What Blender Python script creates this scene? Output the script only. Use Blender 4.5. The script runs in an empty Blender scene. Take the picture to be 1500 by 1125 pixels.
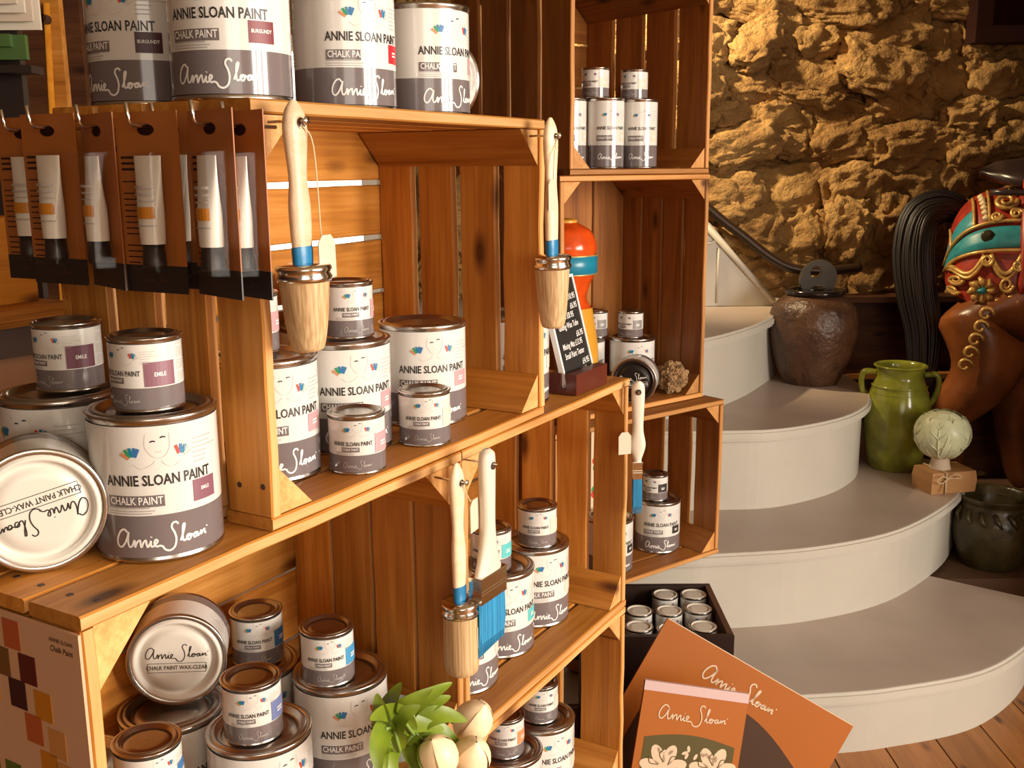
import bpy, bmesh, math, random
from mathutils import Vector, Matrix, noise
random.seed(7)
scene = bpy.context.scene
COL = scene.collection
PI = math.pi

# ------------------------------------------------------------------ camera
CAMH = 1.415
FPX, PITCH, ROLL = 1512.5, 0.207, -0.0064
cp, sp = math.cos(PITCH), math.sin(PITCH)
FWD = Vector((0, cp, -sp)); UP0 = Vector((0, sp, cp)); RT0 = Vector((1, 0, 0))
RT = math.cos(ROLL) * RT0 + math.sin(ROLL) * UP0
UP = -math.sin(ROLL) * RT0 + math.cos(ROLL) * UP0
CAM = Vector((0, 0, CAMH))
cd = bpy.data.cameras.new('camera'); co = bpy.data.objects.new('camera', cd); COL.objects.link(co)
cd.sensor_width = 36; cd.lens = 36 * FPX / 1500; cd.clip_start = 0.02
m = Matrix((RT, UP, -FWD)).transposed().to_4x4(); m.translation = CAM
co.matrix_world = m
scene.camera = co

# ------------------------------------------------------------------ world, lights, exposure
w = bpy.data.worlds.new('world'); scene.world = w; w.use_nodes = True
w.node_tree.nodes['Background'].inputs[0].default_value = (1.0, 0.9, 0.78, 1)
w.node_tree.nodes['Background'].inputs[1].default_value = 0.25
scene.view_settings.view_transform = 'Standard'
scene.view_settings.look = 'None'
scene.view_settings.gamma = 1
scene.view_settings.use_curve_mapping = False
scene.view_settings.exposure = 0.32

def area(name, loc, target, sx, sy, power, col):
    d = bpy.data.lights.new(name, 'AREA'); d.shape = 'RECTANGLE'; d.size = sx; d.size_y = sy
    d.energy = power; d.color = col
    o = bpy.data.objects.new(name, d); COL.objects.link(o); o.location = loc
    o.rotation_euler = (Vector(target) - Vector(loc)).to_track_quat('-Z', 'Y').to_euler()
    return o
# daylight through the three tall panes of the right-hand window; the rear lamp is added fill
for k, yy in enumerate((-1.25, -0.5, 0.25)):
    area('daylight_pane', (3.05, yy, 1.55), (0.0, yy + .35, 1.25), 0.5, 1.5, 64, (1.0, 0.91, 0.79))
area('fill_rear', (0.9, -2.3, 1.7), (0.3, 2.0, 0.8), 1.5, 1.3, 19, (1.0, 0.90, 0.77))
# warm ceiling spot that washes the stone wall over the stairs
sd = bpy.data.lights.new('ceiling_spot_light', 'SPOT'); sd.energy = 190; sd.color = (1.0, 0.76, 0.44)
sd.spot_size = math.radians(75); sd.spot_blend = 0.9; sd.shadow_soft_size = 0.05
so = bpy.data.objects.new('ceiling_spot_light', sd); COL.objects.link(so); so.location = (-0.05, 3.72, 2.45)
so.rotation_euler = (Vector((1.15, 4.15, 1.35)) - so.location).to_track_quat('-Z', 'Y').to_euler()

# ------------------------------------------------------------------ pixel helpers (photo frame 1500x1125)
def ray(px, py):
    return FWD + RT * ((px - 750) / FPX) + UP * ((562.5 - py) / FPX)
def on_z(px, py, z):
    d = ray(px, py); return CAM + d * ((z - CAMH) / d.z)
def on_plane(px, py, p, n):
    d = ray(px, py); return CAM + d * ((Vector(p) - CAM).dot(n) / d.dot(n))
def at_depth(px, py, zc):
    return CAM + ray(px, py) * zc

# ------------------------------------------------------------------ materials
MATS = {}
def newmat(name):
    mt = bpy.data.materials.new(name); mt.use_nodes = True; MATS[name] = mt
    return mt, mt.node_tree, mt.node_tree.nodes['Principled BSDF']
def plain(name, col, rough=0.5, metal=0.0, spec=0.5, bump=0.0, bscale=60, var=0.0, vscale=8, coat=0.0):
    mt, nt, b = newmat(name)
    b.inputs['Base Color'].default_value = (*col, 1); b.inputs['Roughness'].default_value = rough
    b.inputs['Metallic'].default_value = metal; b.inputs['Specular IOR Level'].default_value = spec
    b.inputs['Coat Weight'].default_value = coat
    tc = nt.nodes.new('ShaderNodeTexCoord')
    if var > 0:
        n = nt.nodes.new('ShaderNodeTexNoise'); n.inputs['Scale'].default_value = vscale; n.inputs['Detail'].default_value = 5
        nt.links.new(tc.outputs['Object'], n.inputs['Vector'])
        r = nt.nodes.new('ShaderNodeValToRGB')
        r.color_ramp.elements[0].position = .3; r.color_ramp.elements[1].position = .7
        r.color_ramp.elements[0].color = (*[c * (1 - var) for c in col], 1)
        r.color_ramp.elements[1].color = (*[min(1, c * (1 + var)) for c in col], 1)
        nt.links.new(n.outputs['Fac'], r.inputs['Fac']); nt.links.new(r.outputs['Color'], b.inputs['Base Color'])
    if bump > 0:
        n2 = nt.nodes.new('ShaderNodeTexNoise'); n2.inputs['Scale'].default_value = bscale; n2.inputs['Detail'].default_value = 6
        nt.links.new(tc.outputs['Object'], n2.inputs['Vector'])
        bp = nt.nodes.new('ShaderNodeBump'); bp.inputs['Strength'].default_value = bump; bp.inputs['Distance'].default_value = .01
        nt.links.new(n2.outputs['Fac'], bp.inputs['Height']); nt.links.new(bp.outputs['Normal'], b.inputs['Normal'])
    return mt
def wood(name, dark, mid, light, rough=0.5, scale=1.0):
    """grain along local X of each board"""
    mt, nt, b = newmat(name); N = nt.nodes; L = nt.links
    tc = N.new('ShaderNodeTexCoord'); oi = N.new('ShaderNodeObjectInfo')
    mul = N.new('ShaderNodeMath'); mul.operation = 'MULTIPLY'; mul.inputs[1].default_value = 37.0
    L.new(oi.outputs['Random'], mul.inputs[0])
    add = N.new('ShaderNodeVectorMath'); add.operation = 'ADD'
    L.new(tc.outputs['Object'], add.inputs[0]); L.new(mul.outputs[0], add.inputs[1])
    mp = N.new('ShaderNodeMapping'); mp.inputs['Scale'].default_value = (2.2 * scale, 26 * scale, 26 * scale)
    L.new(add.outputs[0], mp.inputs['Vector'])
    n1 = N.new('ShaderNodeTexNoise'); n1.inputs['Scale'].default_value = 1.0; n1.inputs['Detail'].default_value = 6; n1.inputs['Distortion'].default_value = .9
    L.new(mp.outputs[0], n1.inputs['Vector'])
    mp2 = N.new('ShaderNodeMapping'); mp2.inputs['Scale'].default_value = (9 * scale, 240 * scale, 240 * scale)
    L.new(add.outputs[0], mp2.inputs['Vector'])
    n2 = N.new('ShaderNodeTexNoise'); n2.inputs['Scale'].default_value = 1.0; n2.inputs['Detail'].default_value = 3
    L.new(mp2.outputs[0], n2.inputs['Vector'])
    mx = N.new('ShaderNodeMix'); mx.data_type = 'FLOAT'; mx.inputs[0].default_value = .32
    L.new(n1.outputs['Fac'], mx.inputs[2]); L.new(n2.outputs['Fac'], mx.inputs[3])
    rp = N.new('ShaderNodeValToRGB'); cr = rp.color_ramp
    cr.elements[0].position = .30; cr.elements[0].color = (*dark, 1)
    cr.elements[1].position = .72; cr.elements[1].color = (*light, 1)
    e = cr.elements.new(.5); e.color = (*mid, 1)
    L.new(mx.outputs[0], rp.inputs['Fac'])
    # knots
    mp3 = N.new('ShaderNodeMapping'); mp3.inputs['Scale'].default_value = (5, 13, 13)
    L.new(add.outputs[0], mp3.inputs['Vector'])
    vo = N.new('ShaderNodeTexVoronoi'); vo.inputs['Scale'].default_value = 1.0; vo.inputs['Randomness'].default_value = 1
    L.new(mp3.outputs[0], vo.inputs['Vector'])
    kr = N.new('ShaderNodeMapRange'); kr.inputs['From Min'].default_value = .05; kr.inputs['From Max'].default_value = .17
    L.new(vo.outputs['Distance'], kr.inputs['Value'])
    mk = N.new('ShaderNodeMix'); mk.data_type = 'RGBA'
    mk.inputs[6].default_value = (dark[0] * .35, dark[1] * .3, dark[2] * .3, 1)
    L.new(kr.outputs[0], mk.inputs[0]); L.new(rp.outputs['Color'], mk.inputs[7])
    # per-board tone
    hs = N.new('ShaderNodeHueSaturation')
    mr = N.new('ShaderNodeMapRange'); mr.inputs['To Min'].default_value = .72; mr.inputs['To Max'].default_value = 1.2
    L.new(oi.outputs['Random'], mr.inputs['Value']); L.new(mr.outputs[0], hs.inputs['Value'])
    L.new(mk.outputs[2], hs.inputs['Color']); L.new(hs.outputs['Color'], b.inputs['Base Color'])
    b.inputs['Roughness'].default_value = rough; b.inputs['Specular IOR Level'].default_value = .35
    bp = N.new('ShaderNodeBump'); bp.inputs['Strength'].default_value = .25; bp.inputs['Distance'].default_value = .002
    L.new(mx.outputs[0], bp.inputs['Height']); L.new(bp.outputs['Normal'], b.inputs['Normal'])
    return mt

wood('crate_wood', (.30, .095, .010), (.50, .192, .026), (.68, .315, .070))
wood('old_crate_wood', (.17, .050, .008), (.31, .105, .017), (.44, .17, .034))  # crate wood darkened to put the far crates' shade into the colour
wood('crate_wood_edge', (.46, .20, .055), (.64, .33, .115), (.78, .46, .20))
wood('old_crate_wood_edge', (.36, .14, .03), (.52, .24, .07), (.64, .34, .12))  # paler edges of that wood, with the same shade put in
wood('dark_wood', (.035, .012, .005), (.07, .024, .009), (.12, .045, .016), .45)
wood('orange_wood', (.50, .17, .012), (.66, .25, .02), (.78, .33, .04))
wood('floor_wood', (.20, .075, .02), (.30, .12, .03), (.40, .17, .05), .35)
wood('handle_wood', (.66, .46, .27), (.76, .57, .37), (.84, .68, .48), .35, 2)
plain('tin_metal', (.56, .53, .50), .24, 1.0, var=.12, vscale=30)
plain('lid_metal', (.44, .40, .36), .28, 1.0, var=.15, vscale=25)
plain('label_white', (.70, .675, .63), .13, coat=.3)
plain('band_grey', (.17, .14, .14), .15, coat=.3)
plain('ink_black', (.022, .017, .016), .4)
plain('ink_grey', (.34, .31, .29), .5)
plain('ink_white', (.80, .77, .73), .4)
plain('fine_ink', (.40, .36, .33), .5)
plain('face_line', (.58, .53, .48), .5)
plain('lid_cream', (.66, .61, .53), .35)
plain('lid_black', (.012, .010, .010), .3)
plain('chrome', (.72, .68, .62), .16, 1.0)
plain('blue_band', (.012, .16, .34), .35)
def streaky(name, lo, hi, rough=.6, k=420):
    mt, nt, b = newmat(name); N = nt.nodes; L = nt.links
    tc = N.new('ShaderNodeTexCoord'); mp = N.new('ShaderNodeMapping'); mp.inputs['Scale'].default_value = (k, k, 6)
    L.new(tc.outputs['Object'], mp.inputs['Vector'])
    n = N.new('ShaderNodeTexNoise'); n.inputs['Scale'].default_value = 1; n.inputs['Detail'].default_value = 3; L.new(mp.outputs[0], n.inputs['Vector'])
    r = N.new('ShaderNodeValToRGB'); r.color_ramp.elements[0].position = .3; r.color_ramp.elements[1].position = .7
    r.color_ramp.elements[0].color = (*lo, 1); r.color_ramp.elements[1].color = (*hi, 1)
    L.new(n.outputs['Fac'], r.inputs['Fac']); L.new(r.outputs['Color'], b.inputs['Base Color']); b.inputs['Roughness'].default_value = rough
    bp = N.new('ShaderNodeBump'); bp.inputs['Strength'].default_value = .4; bp.inputs['Distance'].default_value = .001
    L.new(n.outputs['Fac'], bp.inputs['Height']); L.new(bp.outputs['Normal'], b.inputs['Normal'])
streaky('blue_bristle', (.006, .12, .28), (.02, .28, .52))
streaky('bristle', (.40, .23, .09), (.66, .45, .24))
plain('cream_paint', (.70, .62, .50), .35)
plain('paper', (.62, .50, .38), .7)
plain('card_brown', (.36, .115, .020), .55)
plain('card_black', (.02, .012, .010), .45)
plain('clear_plastic', (.05, .04, .03), .06); MATS['clear_plastic'].node_tree.nodes['Principled BSDF'].inputs['Alpha'].default_value = .07
plain('tube_white', (.74, .68, .58), .25)
plain('nail_dark', (.05, .02, .01), .6)
plain('stair_paint', (.52, .48, .41), .42, var=.04, vscale=5)
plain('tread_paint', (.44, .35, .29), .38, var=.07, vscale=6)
plain('wall_paint', (.34, .23, .12), .8, var=.1, vscale=3)
plain('dark_wall', (.10, .045, .018), .8, var=.3, vscale=3)
plain('ceiling_paint', (.34, .24, .13), .8)
plain('jar_glaze', (.075, .034, .016), .36, bump=.7, bscale=45, var=.35, vscale=18)
plain('jar_rim', (.012, .008, .007), .15)
plain('green_glaze', (.20, .21, .025), .16, var=.45, vscale=14)
plain('dark_glaze', (.050, .040, .016), .3, var=.5, vscale=16, bump=.4, bscale=25)
plain('cabbage', (.62, .66, .44), .35, var=.12, vscale=20)
plain('kraft', (.46, .24, .09), .6, bump=.5, bscale=30)
plain('string', (.66, .52, .33), .8)
plain('iron', (.10, .085, .07), .35, .7, var=.2)
plain('black_hair', (.010, .007, .007), .45)
plain('statue_wood', (.22, .068, .018), .32, var=.5, vscale=6, bump=.25, bscale=20)
plain('gold', (.55, .33, .10), .35, .35, var=.3, vscale=60)
plain('red_paint', (.30, .028, .012), .4, var=.3, vscale=40)
plain('teal_paint', (.025, .23, .28), .4, var=.2, vscale=40)
plain('bead', (.70, .58, .36), .35)
plain('saddle_black', (.03, .018, .018), .28, var=.3)
plain('urn_red', (.62, .07, .008), .18, var=.2, vscale=30)
plain('urn_blue', (.01, .20, .32), .3)
plain('urn_yellow', (.62, .30, .03), .3)
plain('sponge', (.34, .20, .09), .95, bump=1.0, bscale=160, var=.5, vscale=60)
plain('slate', (.012, .010, .009), .5)
plain('sign_base', (.10, .018, .008), .35, var=.2)
plain('leaf', (.15, .21, .012), .4, var=.35, vscale=25)
plain('stem', (.20, .30, .06), .5)
plain('petal', (.90, .70, .44), .45, var=.1, vscale=40)
plain('vase_glass', (.35, .40, .36), .08)
plain('book_orange', (.38, .11, .014), .4)
plain('book_dark', (.055, .022, .008), .45)
plain('book_green', (.085, .065, .014), .45)
plain('book_pink', (.60, .43, .42), .4)
plain('book_ink', (.70, .52, .36), .4)
plain('box_dark', (.022, .010, .007), .4)
plain('box_edge', (.09, .035, .018), .5)
plain('chart_paper', (.62, .37, .22), .6)
plain('canvas_dark', (.022, .006, .004), .9, spec=.1)
plain('frame_dark', (.030, .008, .005), .7, spec=.2)
plain('rail', (.030, .016, .010), .3)
plain('green_pack', (.06, .12, .03), .5)
plain('floral_red', (.6, .05, .02), .5); plain('floral_green', (.03, .28, .10), .5); plain('floral_cream', (.66, .50, .32), .5)
for nm, c in dict(sw_plum=(.15, .045, .07), sw_mauve=(.22, .09, .12), sw_burgundy=(.16, .006, .012), sw_darkred=(.055, .006, .012), sw_red=(.48, .02, .03),
                  sw_pink=(.52, .30, .32), sw_blue=(.03, .15, .36), sw_sky=(.05, .27, .50), sw_lav=(.16, .20, .40), sw_navy=(.015, .05, .22), sw_teal=(.10, .48, .48),
                  sw_orange=(.62, .24, .10), sw_black=(.03, .025, .025), sw_grey=(.25, .23, .22), sw_cream=(.70, .60, .48),
                  ch_rust=(.44, .10, .03), ch_olive=(.17, .075, .018), ch_ox=(.10, .012, .010), ch_brown=(.045, .010, .012), ch_ochre=(.52, .19, .012), ch_tan=(.55, .25, .07), ch_green=(.10, .13, .02)).items():
    plain(nm, c, .45)
# stone: limewashed rubble
def stone_mat(name, lo, hi):
    mt, nt, b = newmat(name); N = nt.nodes; L = nt.links
    ge = N.new('ShaderNodeNewGeometry')
    n1 = N.new('ShaderNodeTexNoise'); n1.inputs['Scale'].default_value = 5; n1.inputs['Detail'].default_value = 8; n1.inputs['Roughness'].default_value = .62
    L.new(ge.outputs['Position'], n1.inputs['Vector'])
    r = N.new('ShaderNodeValToRGB'); r.color_ramp.elements[0].position = .32; r.color_ramp.elements[1].position = .68
    r.color_ramp.elements[0].color = (*lo, 1); r.color_ramp.elements[1].color = (*hi, 1)
    L.new(n1.outputs['Fac'], r.inputs['Fac']); L.new(r.outputs['Color'], b.inputs['Base Color'])
    b.inputs['Roughness'].default_value = .75
    n2 = N.new('ShaderNodeTexNoise'); n2.inputs['Scale'].default_value = 28; n2.inputs['Detail'].default_value = 8; n2.inputs['Roughness'].default_value = .6
    L.new(ge.outputs['Position'], n2.inputs['Vector'])
    bp = N.new('ShaderNodeBump'); bp.inputs['Strength'].default_value = 1.0; bp.inputs['Distance'].default_value = .03
    L.new(n2.outputs['Fac'], bp.inputs['Height']); L.new(bp.outputs['Normal'], b.inputs['Normal'])
stone_mat('stone', (.20, .092, .018), (.52, .31, .105))
stone_mat('mortar', (.14, .060, .012), (.40, .225, .07))

# ------------------------------------------------------------------ mesh helpers
class MB:
    def __init__(s): s.v = []; s.f = []; s.mi = []; s.sm = []
    def add(s, verts, faces, mi=0, smooth=False):
        o = len(s.v); s.v += [tuple(p) for p in verts]
        for f in faces: s.f.append(tuple(i + o for i in f)); s.mi.append(mi); s.sm.append(smooth)
        return s
    def box(s, x0, x1, y0, y1, z0, z1, mi=0, M=None):
        v = [Vector((x, y, z)) for z in (z0, z1) for y in (y0, y1) for x in (x0, x1)]
        if M: v = [M @ p for p in v]
        return s.add(v, [(0, 2, 3, 1), (4, 5, 7, 6), (0, 1, 5, 4), (2, 6, 7, 3), (0, 4, 6, 2), (1, 3, 7, 5)], mi)
    def lathe(s, prof, n=32, mi=0, smooth=True, capb=False, capt=False, M=None, a0=0, a1=2 * PI):
        full = abs(a1 - a0 - 2 * PI) < 1e-6; k = n if full else n + 1
        v = []
        for r, z in prof:
            for i in range(k):
                a = a0 + (a1 - a0) * i / n; v.append(Vector((r * math.sin(a), -r * math.cos(a), z)))
        if M: v = [M @ p for p in v]
        f = []
        for j in range(len(prof) - 1):
            for i in range(n):
                i2 = (i + 1) % k
                f.append((j * k + i, j * k + i2, (j + 1) * k + i2, (j + 1) * k + i))
        o = len(s.v); s.add(v, f, mi, smooth)
        if capb: s.f.append(tuple(o + i for i in reversed(range(k)))); s.mi.append(mi); s.sm.append(False)
        if capt: s.f.append(tuple(o + (len(prof) - 1) * k + i for i in range(k))); s.mi.append(mi); s.sm.append(False)
        return s
    def tube(s, pts, rad, n=8, mi=0, cap=True, flat=1.0):
        pts = [Vector(p) for p in pts]; rs = rad if isinstance(rad, (list, tuple)) else [rad] * len(pts)
        v = []; prev = None
        for i, p in enumerate(pts):
            t = (pts[min(i + 1, len(pts) - 1)] - pts[max(i - 1, 0)]).normalized()
            if prev is None:
                a = Vector((0, 0, 1)) if abs(t.z) < .9 else Vector((1, 0, 0)); nx = t.cross(a).normalized()
            else:
                nx = (prev - t * prev.dot(t)).normalized()
            prev = nx; ny = t.cross(nx)
            for j in range(n):
                a = 2 * PI * j / n; v.append(p + (nx * math.cos(a) + ny * math.sin(a) * flat) * rs[i])
        f = [(i * n + j, i * n + (j + 1) % n, (i + 1) * n + (j + 1) % n, (i + 1) * n + j) for i in range(len(pts) - 1) for j in range(n)]
        o = len(s.v); s.add(v, f, mi, True)
        if cap:
            s.f.append(tuple(o + j for j in reversed(range(n)))); s.mi.append(mi); s.sm.append(False)
            s.f.append(tuple(o + (len(pts) - 1) * n + j for j in range(n))); s.mi.append(mi); s.sm.append(False)
        return s
    def prism(s, poly, z0, z1, mi=0, M=None):
        n = len(poly); v = [Vector((x, y, z0)) for x, y in poly] + [Vector((x, y, z1)) for x, y in poly]
        if M: v = [M @ p for p in v]
        return s.add(v, [tuple(reversed(range(n))), tuple(range(n, 2 * n))] + [(i, (i + 1) % n, n + (i + 1) % n, n + i) for i in range(n)], mi)
    def mesh(s, name, mats):
        me = bpy.data.meshes.new(name); me.from_pydata(s.v, [], s.f)
        for mt in (mats if isinstance(mats, (list, tuple)) else [mats]): me.materials.append(MATS[mt])
        me.polygons.foreach_set('material_index', s.mi); me.polygons.foreach_set('use_smooth', s.sm)
        me.update(); return me
    def build(s, name, mats, parent=None):
        return link(name, s.mesh(name, mats), parent)
def link(name, me, parent=None, loc=None, rot=None):
    o = bpy.data.objects.new(name, me); COL.objects.link(o); o.parent = parent
    if loc is not None: o.location = loc
    if rot is not None: o.rotation_euler = rot
    return o
def tag(o, label, cat, group=None):
    o['label'] = label; o['category'] = cat
    if group: o['group'] = group
    return o
def thing(name, label, cat, loc=(0, 0, 0), rot=(0, 0, 0), group=None):
    o = bpy.data.objects.new(name, None); COL.objects.link(o); o.empty_display_size = .02
    o.location = loc; o.rotation_euler = rot
    return tag(o, label, cat, group)
def struct(o):
    o['kind'] = 'structure'; return o

# text as 2-D triangles
_tc = {}
def text2d(body, size=1.0, xs=1.0, bold=0.0, align='CENTER', shear=0.0):
    key = (body, bold, align, shear)
    if key not in _tc:
        cu = bpy.data.curves.new('txt', 'FONT'); cu.body = body; cu.align_x = align; cu.align_y = 'CENTER'
        cu.resolution_u = 2; cu.offset = bold; cu.shear = shear; cu.fill_mode = 'FRONT'
        ob = bpy.data.objects.new('txt', cu); me = bpy.data.meshes.new_from_object(ob)
        _tc[key] = ([(v.co.x, v.co.y) for v in me.vertices], [tuple(p.vertices) for p in me.polygons])
        bpy.data.objects.remove(ob); bpy.data.meshes.remove(me); bpy.data.curves.remove(cu)
    v, f = _tc[key]
    return [(x * size * xs, y * size) for x, y in v], f
def catmull(pts, n=5):
    out = []
    for i in range(len(pts) - 1):
        p0 = pts[max(i - 1, 0)]; p1 = pts[i]; p2 = pts[i + 1]; p3 = pts[min(i + 2, len(pts) - 1)]
        for k in range(n):
            t = k / n
            out.append(tuple(.5 * (2 * b + (c - a) * t + (2 * a - 5 * b + 4 * c - d) * t * t + (3 * b - a - 3 * c + d) * t ** 3) for a, b, c, d in zip(p0, p1, p2, p3)))
    out.append(tuple(pts[-1])); return out
def ribbon(pts, wd):
    v = []; f = []
    for i, p in enumerate(pts):
        a = pts[max(i - 1, 0)]; b = pts[min(i + 1, len(pts) - 1)]
        dx, dy = b[0] - a[0], b[1] - a[1]; l = math.hypot(dx, dy) or 1
        v += [(p[0] - dy / l * wd / 2, p[1] + dx / l * wd / 2), (p[0] + dy / l * wd / 2, p[1] - dx / l * wd / 2)]
    for i in range(len(pts) - 1): f.append((2 * i, 2 * i + 1, 2 * i + 3, 2 * i + 2))
    return v, f
SIG = [
    [(1.15, 1.55), (.85, 1.85), (.4, 1.6), (.05, .9), (.05, .25), (.4, .02), (.85, .5), (1.2, 1.3), (1.28, 1.6), (1.15, .7), (1.25, .1), (1.55, .2), (1.8, .75), (1.85, .45), (1.82, .05), (2.05, .55), (2.35, .75), (2.38, .3), (2.45, .05), (2.65, .5), (2.9, .75), (2.95, .3), (3.05, .05), (3.3, .45), (3.38, .65), (3.36, .15), (3.55, .08), (3.85, .35), (4.0, .62), (3.82, .75), (3.68, .4), (3.85, .05), (4.2, .1), (4.5, -.05)],
    [(3.42, 1.0), (3.46, 1.08)],
    [(6.05, 2.05), (5.85, 2.3), (5.5, 2.2), (5.4, 1.8), (5.65, 1.2), (5.75, .5), (5.55, -.2), (5.1, -.5), (4.65, -.35), (4.45, .0)],
    [(6.15, .3), (6.5, 1.2), (6.68, 1.9), (6.5, 1.85), (6.4, 1.0), (6.42, .35), (6.6, .25), (6.9, .5), (7.15, .75), (6.85, .7), (6.8, .35), (7.05, .22), (7.25, .5), (7.2, .72), (7.5, .6), (7.9, .75), (7.6, .7), (7.55, .35), (7.8, .35), (8.0, .75), (8.0, .35), (8.25, .5), (8.4, .8), (8.42, .4), (8.6, .65), (8.85, .8), (8.85, .4), (9.05, .45)],
    [(9.15, 1.0), (9.2, 1.12)]]
def signature2d(width, wd=.16):
    k = width / 9.2; V = []; F = []
    for st in SIG:
        v, f = ribbon(catmull(st, 4) if len(st) > 2 else st, wd); o = len(V)
        V += [((x - 4.6) * k, (y - .8) * k) for x, y in v]; F += [tuple(i + o for i in q) for q in f]
    return V, F
def wrap(mb, vf, R, s0, z0, mi=0):
    mb.add([(R * math.sin((x + s0) / R), -R * math.cos((x + s0) / R), z0 + y) for x, y in vf[0]], vf[1], mi)
def patch(mb, R, s0, s1, z0, z1, mi=0, n=8):
    v = []; f = []
    for i in range(n + 1):
        a = (s0 + (s1 - s0) * i / n) / R
        for z in (z0, z1): v.append((R * math.sin(a), -R * math.cos(a), z))
    for i in range(n): f.append((2 * i, 2 * i + 2, 2 * i + 3, 2 * i + 1))
    mb.add(v, f, mi)
def flat_text(mb, vf, M, mi=0):
    mb.add([M @ Vector((x, y, 0)) for x, y in vf[0]], vf[1], mi)

# ------------------------------------------------------------------ room
def wall_box(name, mat, *b):
    return struct(MB().box(*b).build(name, mat))
X0, X1, Y0, Y1, ZC = -3.0, 3.25, -2.6, 4.25, 2.75
floor = struct(MB().box(X0, X1, Y0, Y1, -.1, -.012).build('floor', 'dark_wood'))
pw = .14; nb = int((X1 - X0) / pw)
for i in range(nb):                                   # floorboards
    x = X0 + i * pw
    b_ = MB().box(-3.42, 3.42, -pw / 2 + .002, pw / 2 - .002, -.011, 0).mesh('floorboard', 'floor_wood') if i == 0 else b_
    link('floorboard', b_, floor, (x + pw / 2, (Y0 + Y1) / 2, 0), (0, 0, PI / 2))
wall_box('ceiling', 'ceiling_paint', X0, X1, Y0, Y1, ZC, ZC + .1)
wall_box('wall_left', 'dark_wall', X0 - .1, X0, Y0, Y1, 0, ZC)
# right wall with the window opening
wr = MB().box(X1, X1 + .1, Y0, -1.65, 0, ZC).box(X1, X1 + .1, .65, Y1, 0, ZC).box(X1, X1 + .1, -1.65, .65, 0, .7).box(X1, X1 + .1, -1.65, .65, 2.4, ZC)
struct(wr.build('wall_right', 'wall_paint'))
wall_box('wall_shade_stub', 'wall_paint', 1.80, X1, 2.28, 2.42, 0, ZC)  # unseen wall stub added to shade the horse, pot and jug
wf = MB()
for y in (-1.65, -.9, -.15, .6): wf.box(X1 - .02, X1 + .06, y, y + .05, .7, 2.4)
for z in (.7, 1.5, 2.35): wf.box(X1 - .02, X1 + .06, -1.65, .65, z, z + .05)
struct(wf.build('window_1', 'cream_paint'))
wb = MB().box(X0, .1, Y0 - .1, Y0, 0, ZC).box(1.7, X1, Y0 - .1, Y0, 0, ZC).box(.1, 1.7, Y0 - .1, Y0, 0, 1.0).box(.1, 1.7, Y0 - .1, Y0, 2.4, ZC)
struct(wb.build('wall_rear', 'wall_paint'))
wf = MB()
for x in (.1, .87, 1.65): wf.box(x, x + .05, Y0 - .06, Y0 + .02, 1.0, 2.4)
for z in (1.0, 1.65, 2.35): wf.box(.1, 1.7, Y0 - .06, Y0 + .02, z, z + .05)
struct(wf.build('added_window_2', 'cream_paint'))  # unseen window frame added around the rear fill lamp

mt, nt, b = newmat('daylight_glass'); b.inputs['Base Color'].default_value = (.8, .8, .78, 1)
b.inputs['Emission Color'].default_value = (1, .93, .80, 1); b.inputs['Emission Strength'].default_value = 2.6
wf = MB().box(-1.75, -.55, Y1 - .125, Y1 - .12, .5, 1.85, 1)
for x in (-1.79, -1.18, -.58): wf.box(x, x + .06, Y1 - .16, Y1 - .02, .46, 1.89)
for z in (.44, 1.16, 1.85): wf.box(-1.79, -.52, Y1 - .16, Y1 - .02, z, z + .06)
struct(wf.build('window_3', ['cream_paint', 'daylight_glass']))
# rough stone wall behind the stairs: mortar bed plus single stones
def fbm(x, y, s): return noise.fractal(Vector((x * s, y * s, 3.7)), .9, 2.1, 5)
mb = MB(); nx_, nz_ = 300, 150
for j in range(nz_ + 1):
    for i in range(nx_ + 1):
        x = X0 + (X1 - X0) * i / nx_; z = ZC * j / nz_
        mb.v.append((x, Y1 - .045 - .045 * fbm(x, z, 5.0) - .012 * fbm(x + 9, z, 19.0), z))
for j in range(nz_):
    for i in range(nx_):
        a = j * (nx_ + 1) + i; mb.f.append((a, a + 1, a + nx_ + 2, a + nx_ + 1)); mb.mi.append(0); mb.sm.append(True)
wall_back = struct(mb.build('wall_back', 'mortar'))
variants = []
for k in range(16):
    bm = bmesh.new(); bmesh.ops.create_icosphere(bm, subdivisions=5, radius=1)
    off = Vector((k * 11.3, k * 3.1, k * 7.7))
    for v in bm.verts:
        p = v.co.copy()
        q = Vector([math.copysign(abs(c) ** .72, c) for c in p])         # squarish boulder
        n1 = noise.fractal(p * 1.3 + off, .9, 2.0, 3); n2 = noise.fractal(p * 4.2 + off, .8, 2.1, 4)
        n3 = noise.fractal(p * 9.5 + off, .7, 2.1, 3)
        rdg = 1 - abs(noise.noise(p * 2.4 + off * 2)); rd2 = 1 - abs(noise.noise(p * 5.5 + off * 3))
        v.co = q * (1 + .28 * n1 + .12 * n2 + .04 * n3 + .24 * (rdg - .6) + .10 * (rd2 - .6))
    me = bpy.data.meshes.new('stone'); bm.to_mesh(me); bm.free(); me.materials.append(MATS['stone'])
    me.polygons.foreach_set('use_smooth', [True] * len(me.polygons)); variants.append(me)
z = .02; rs = random.Random(5)
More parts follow.
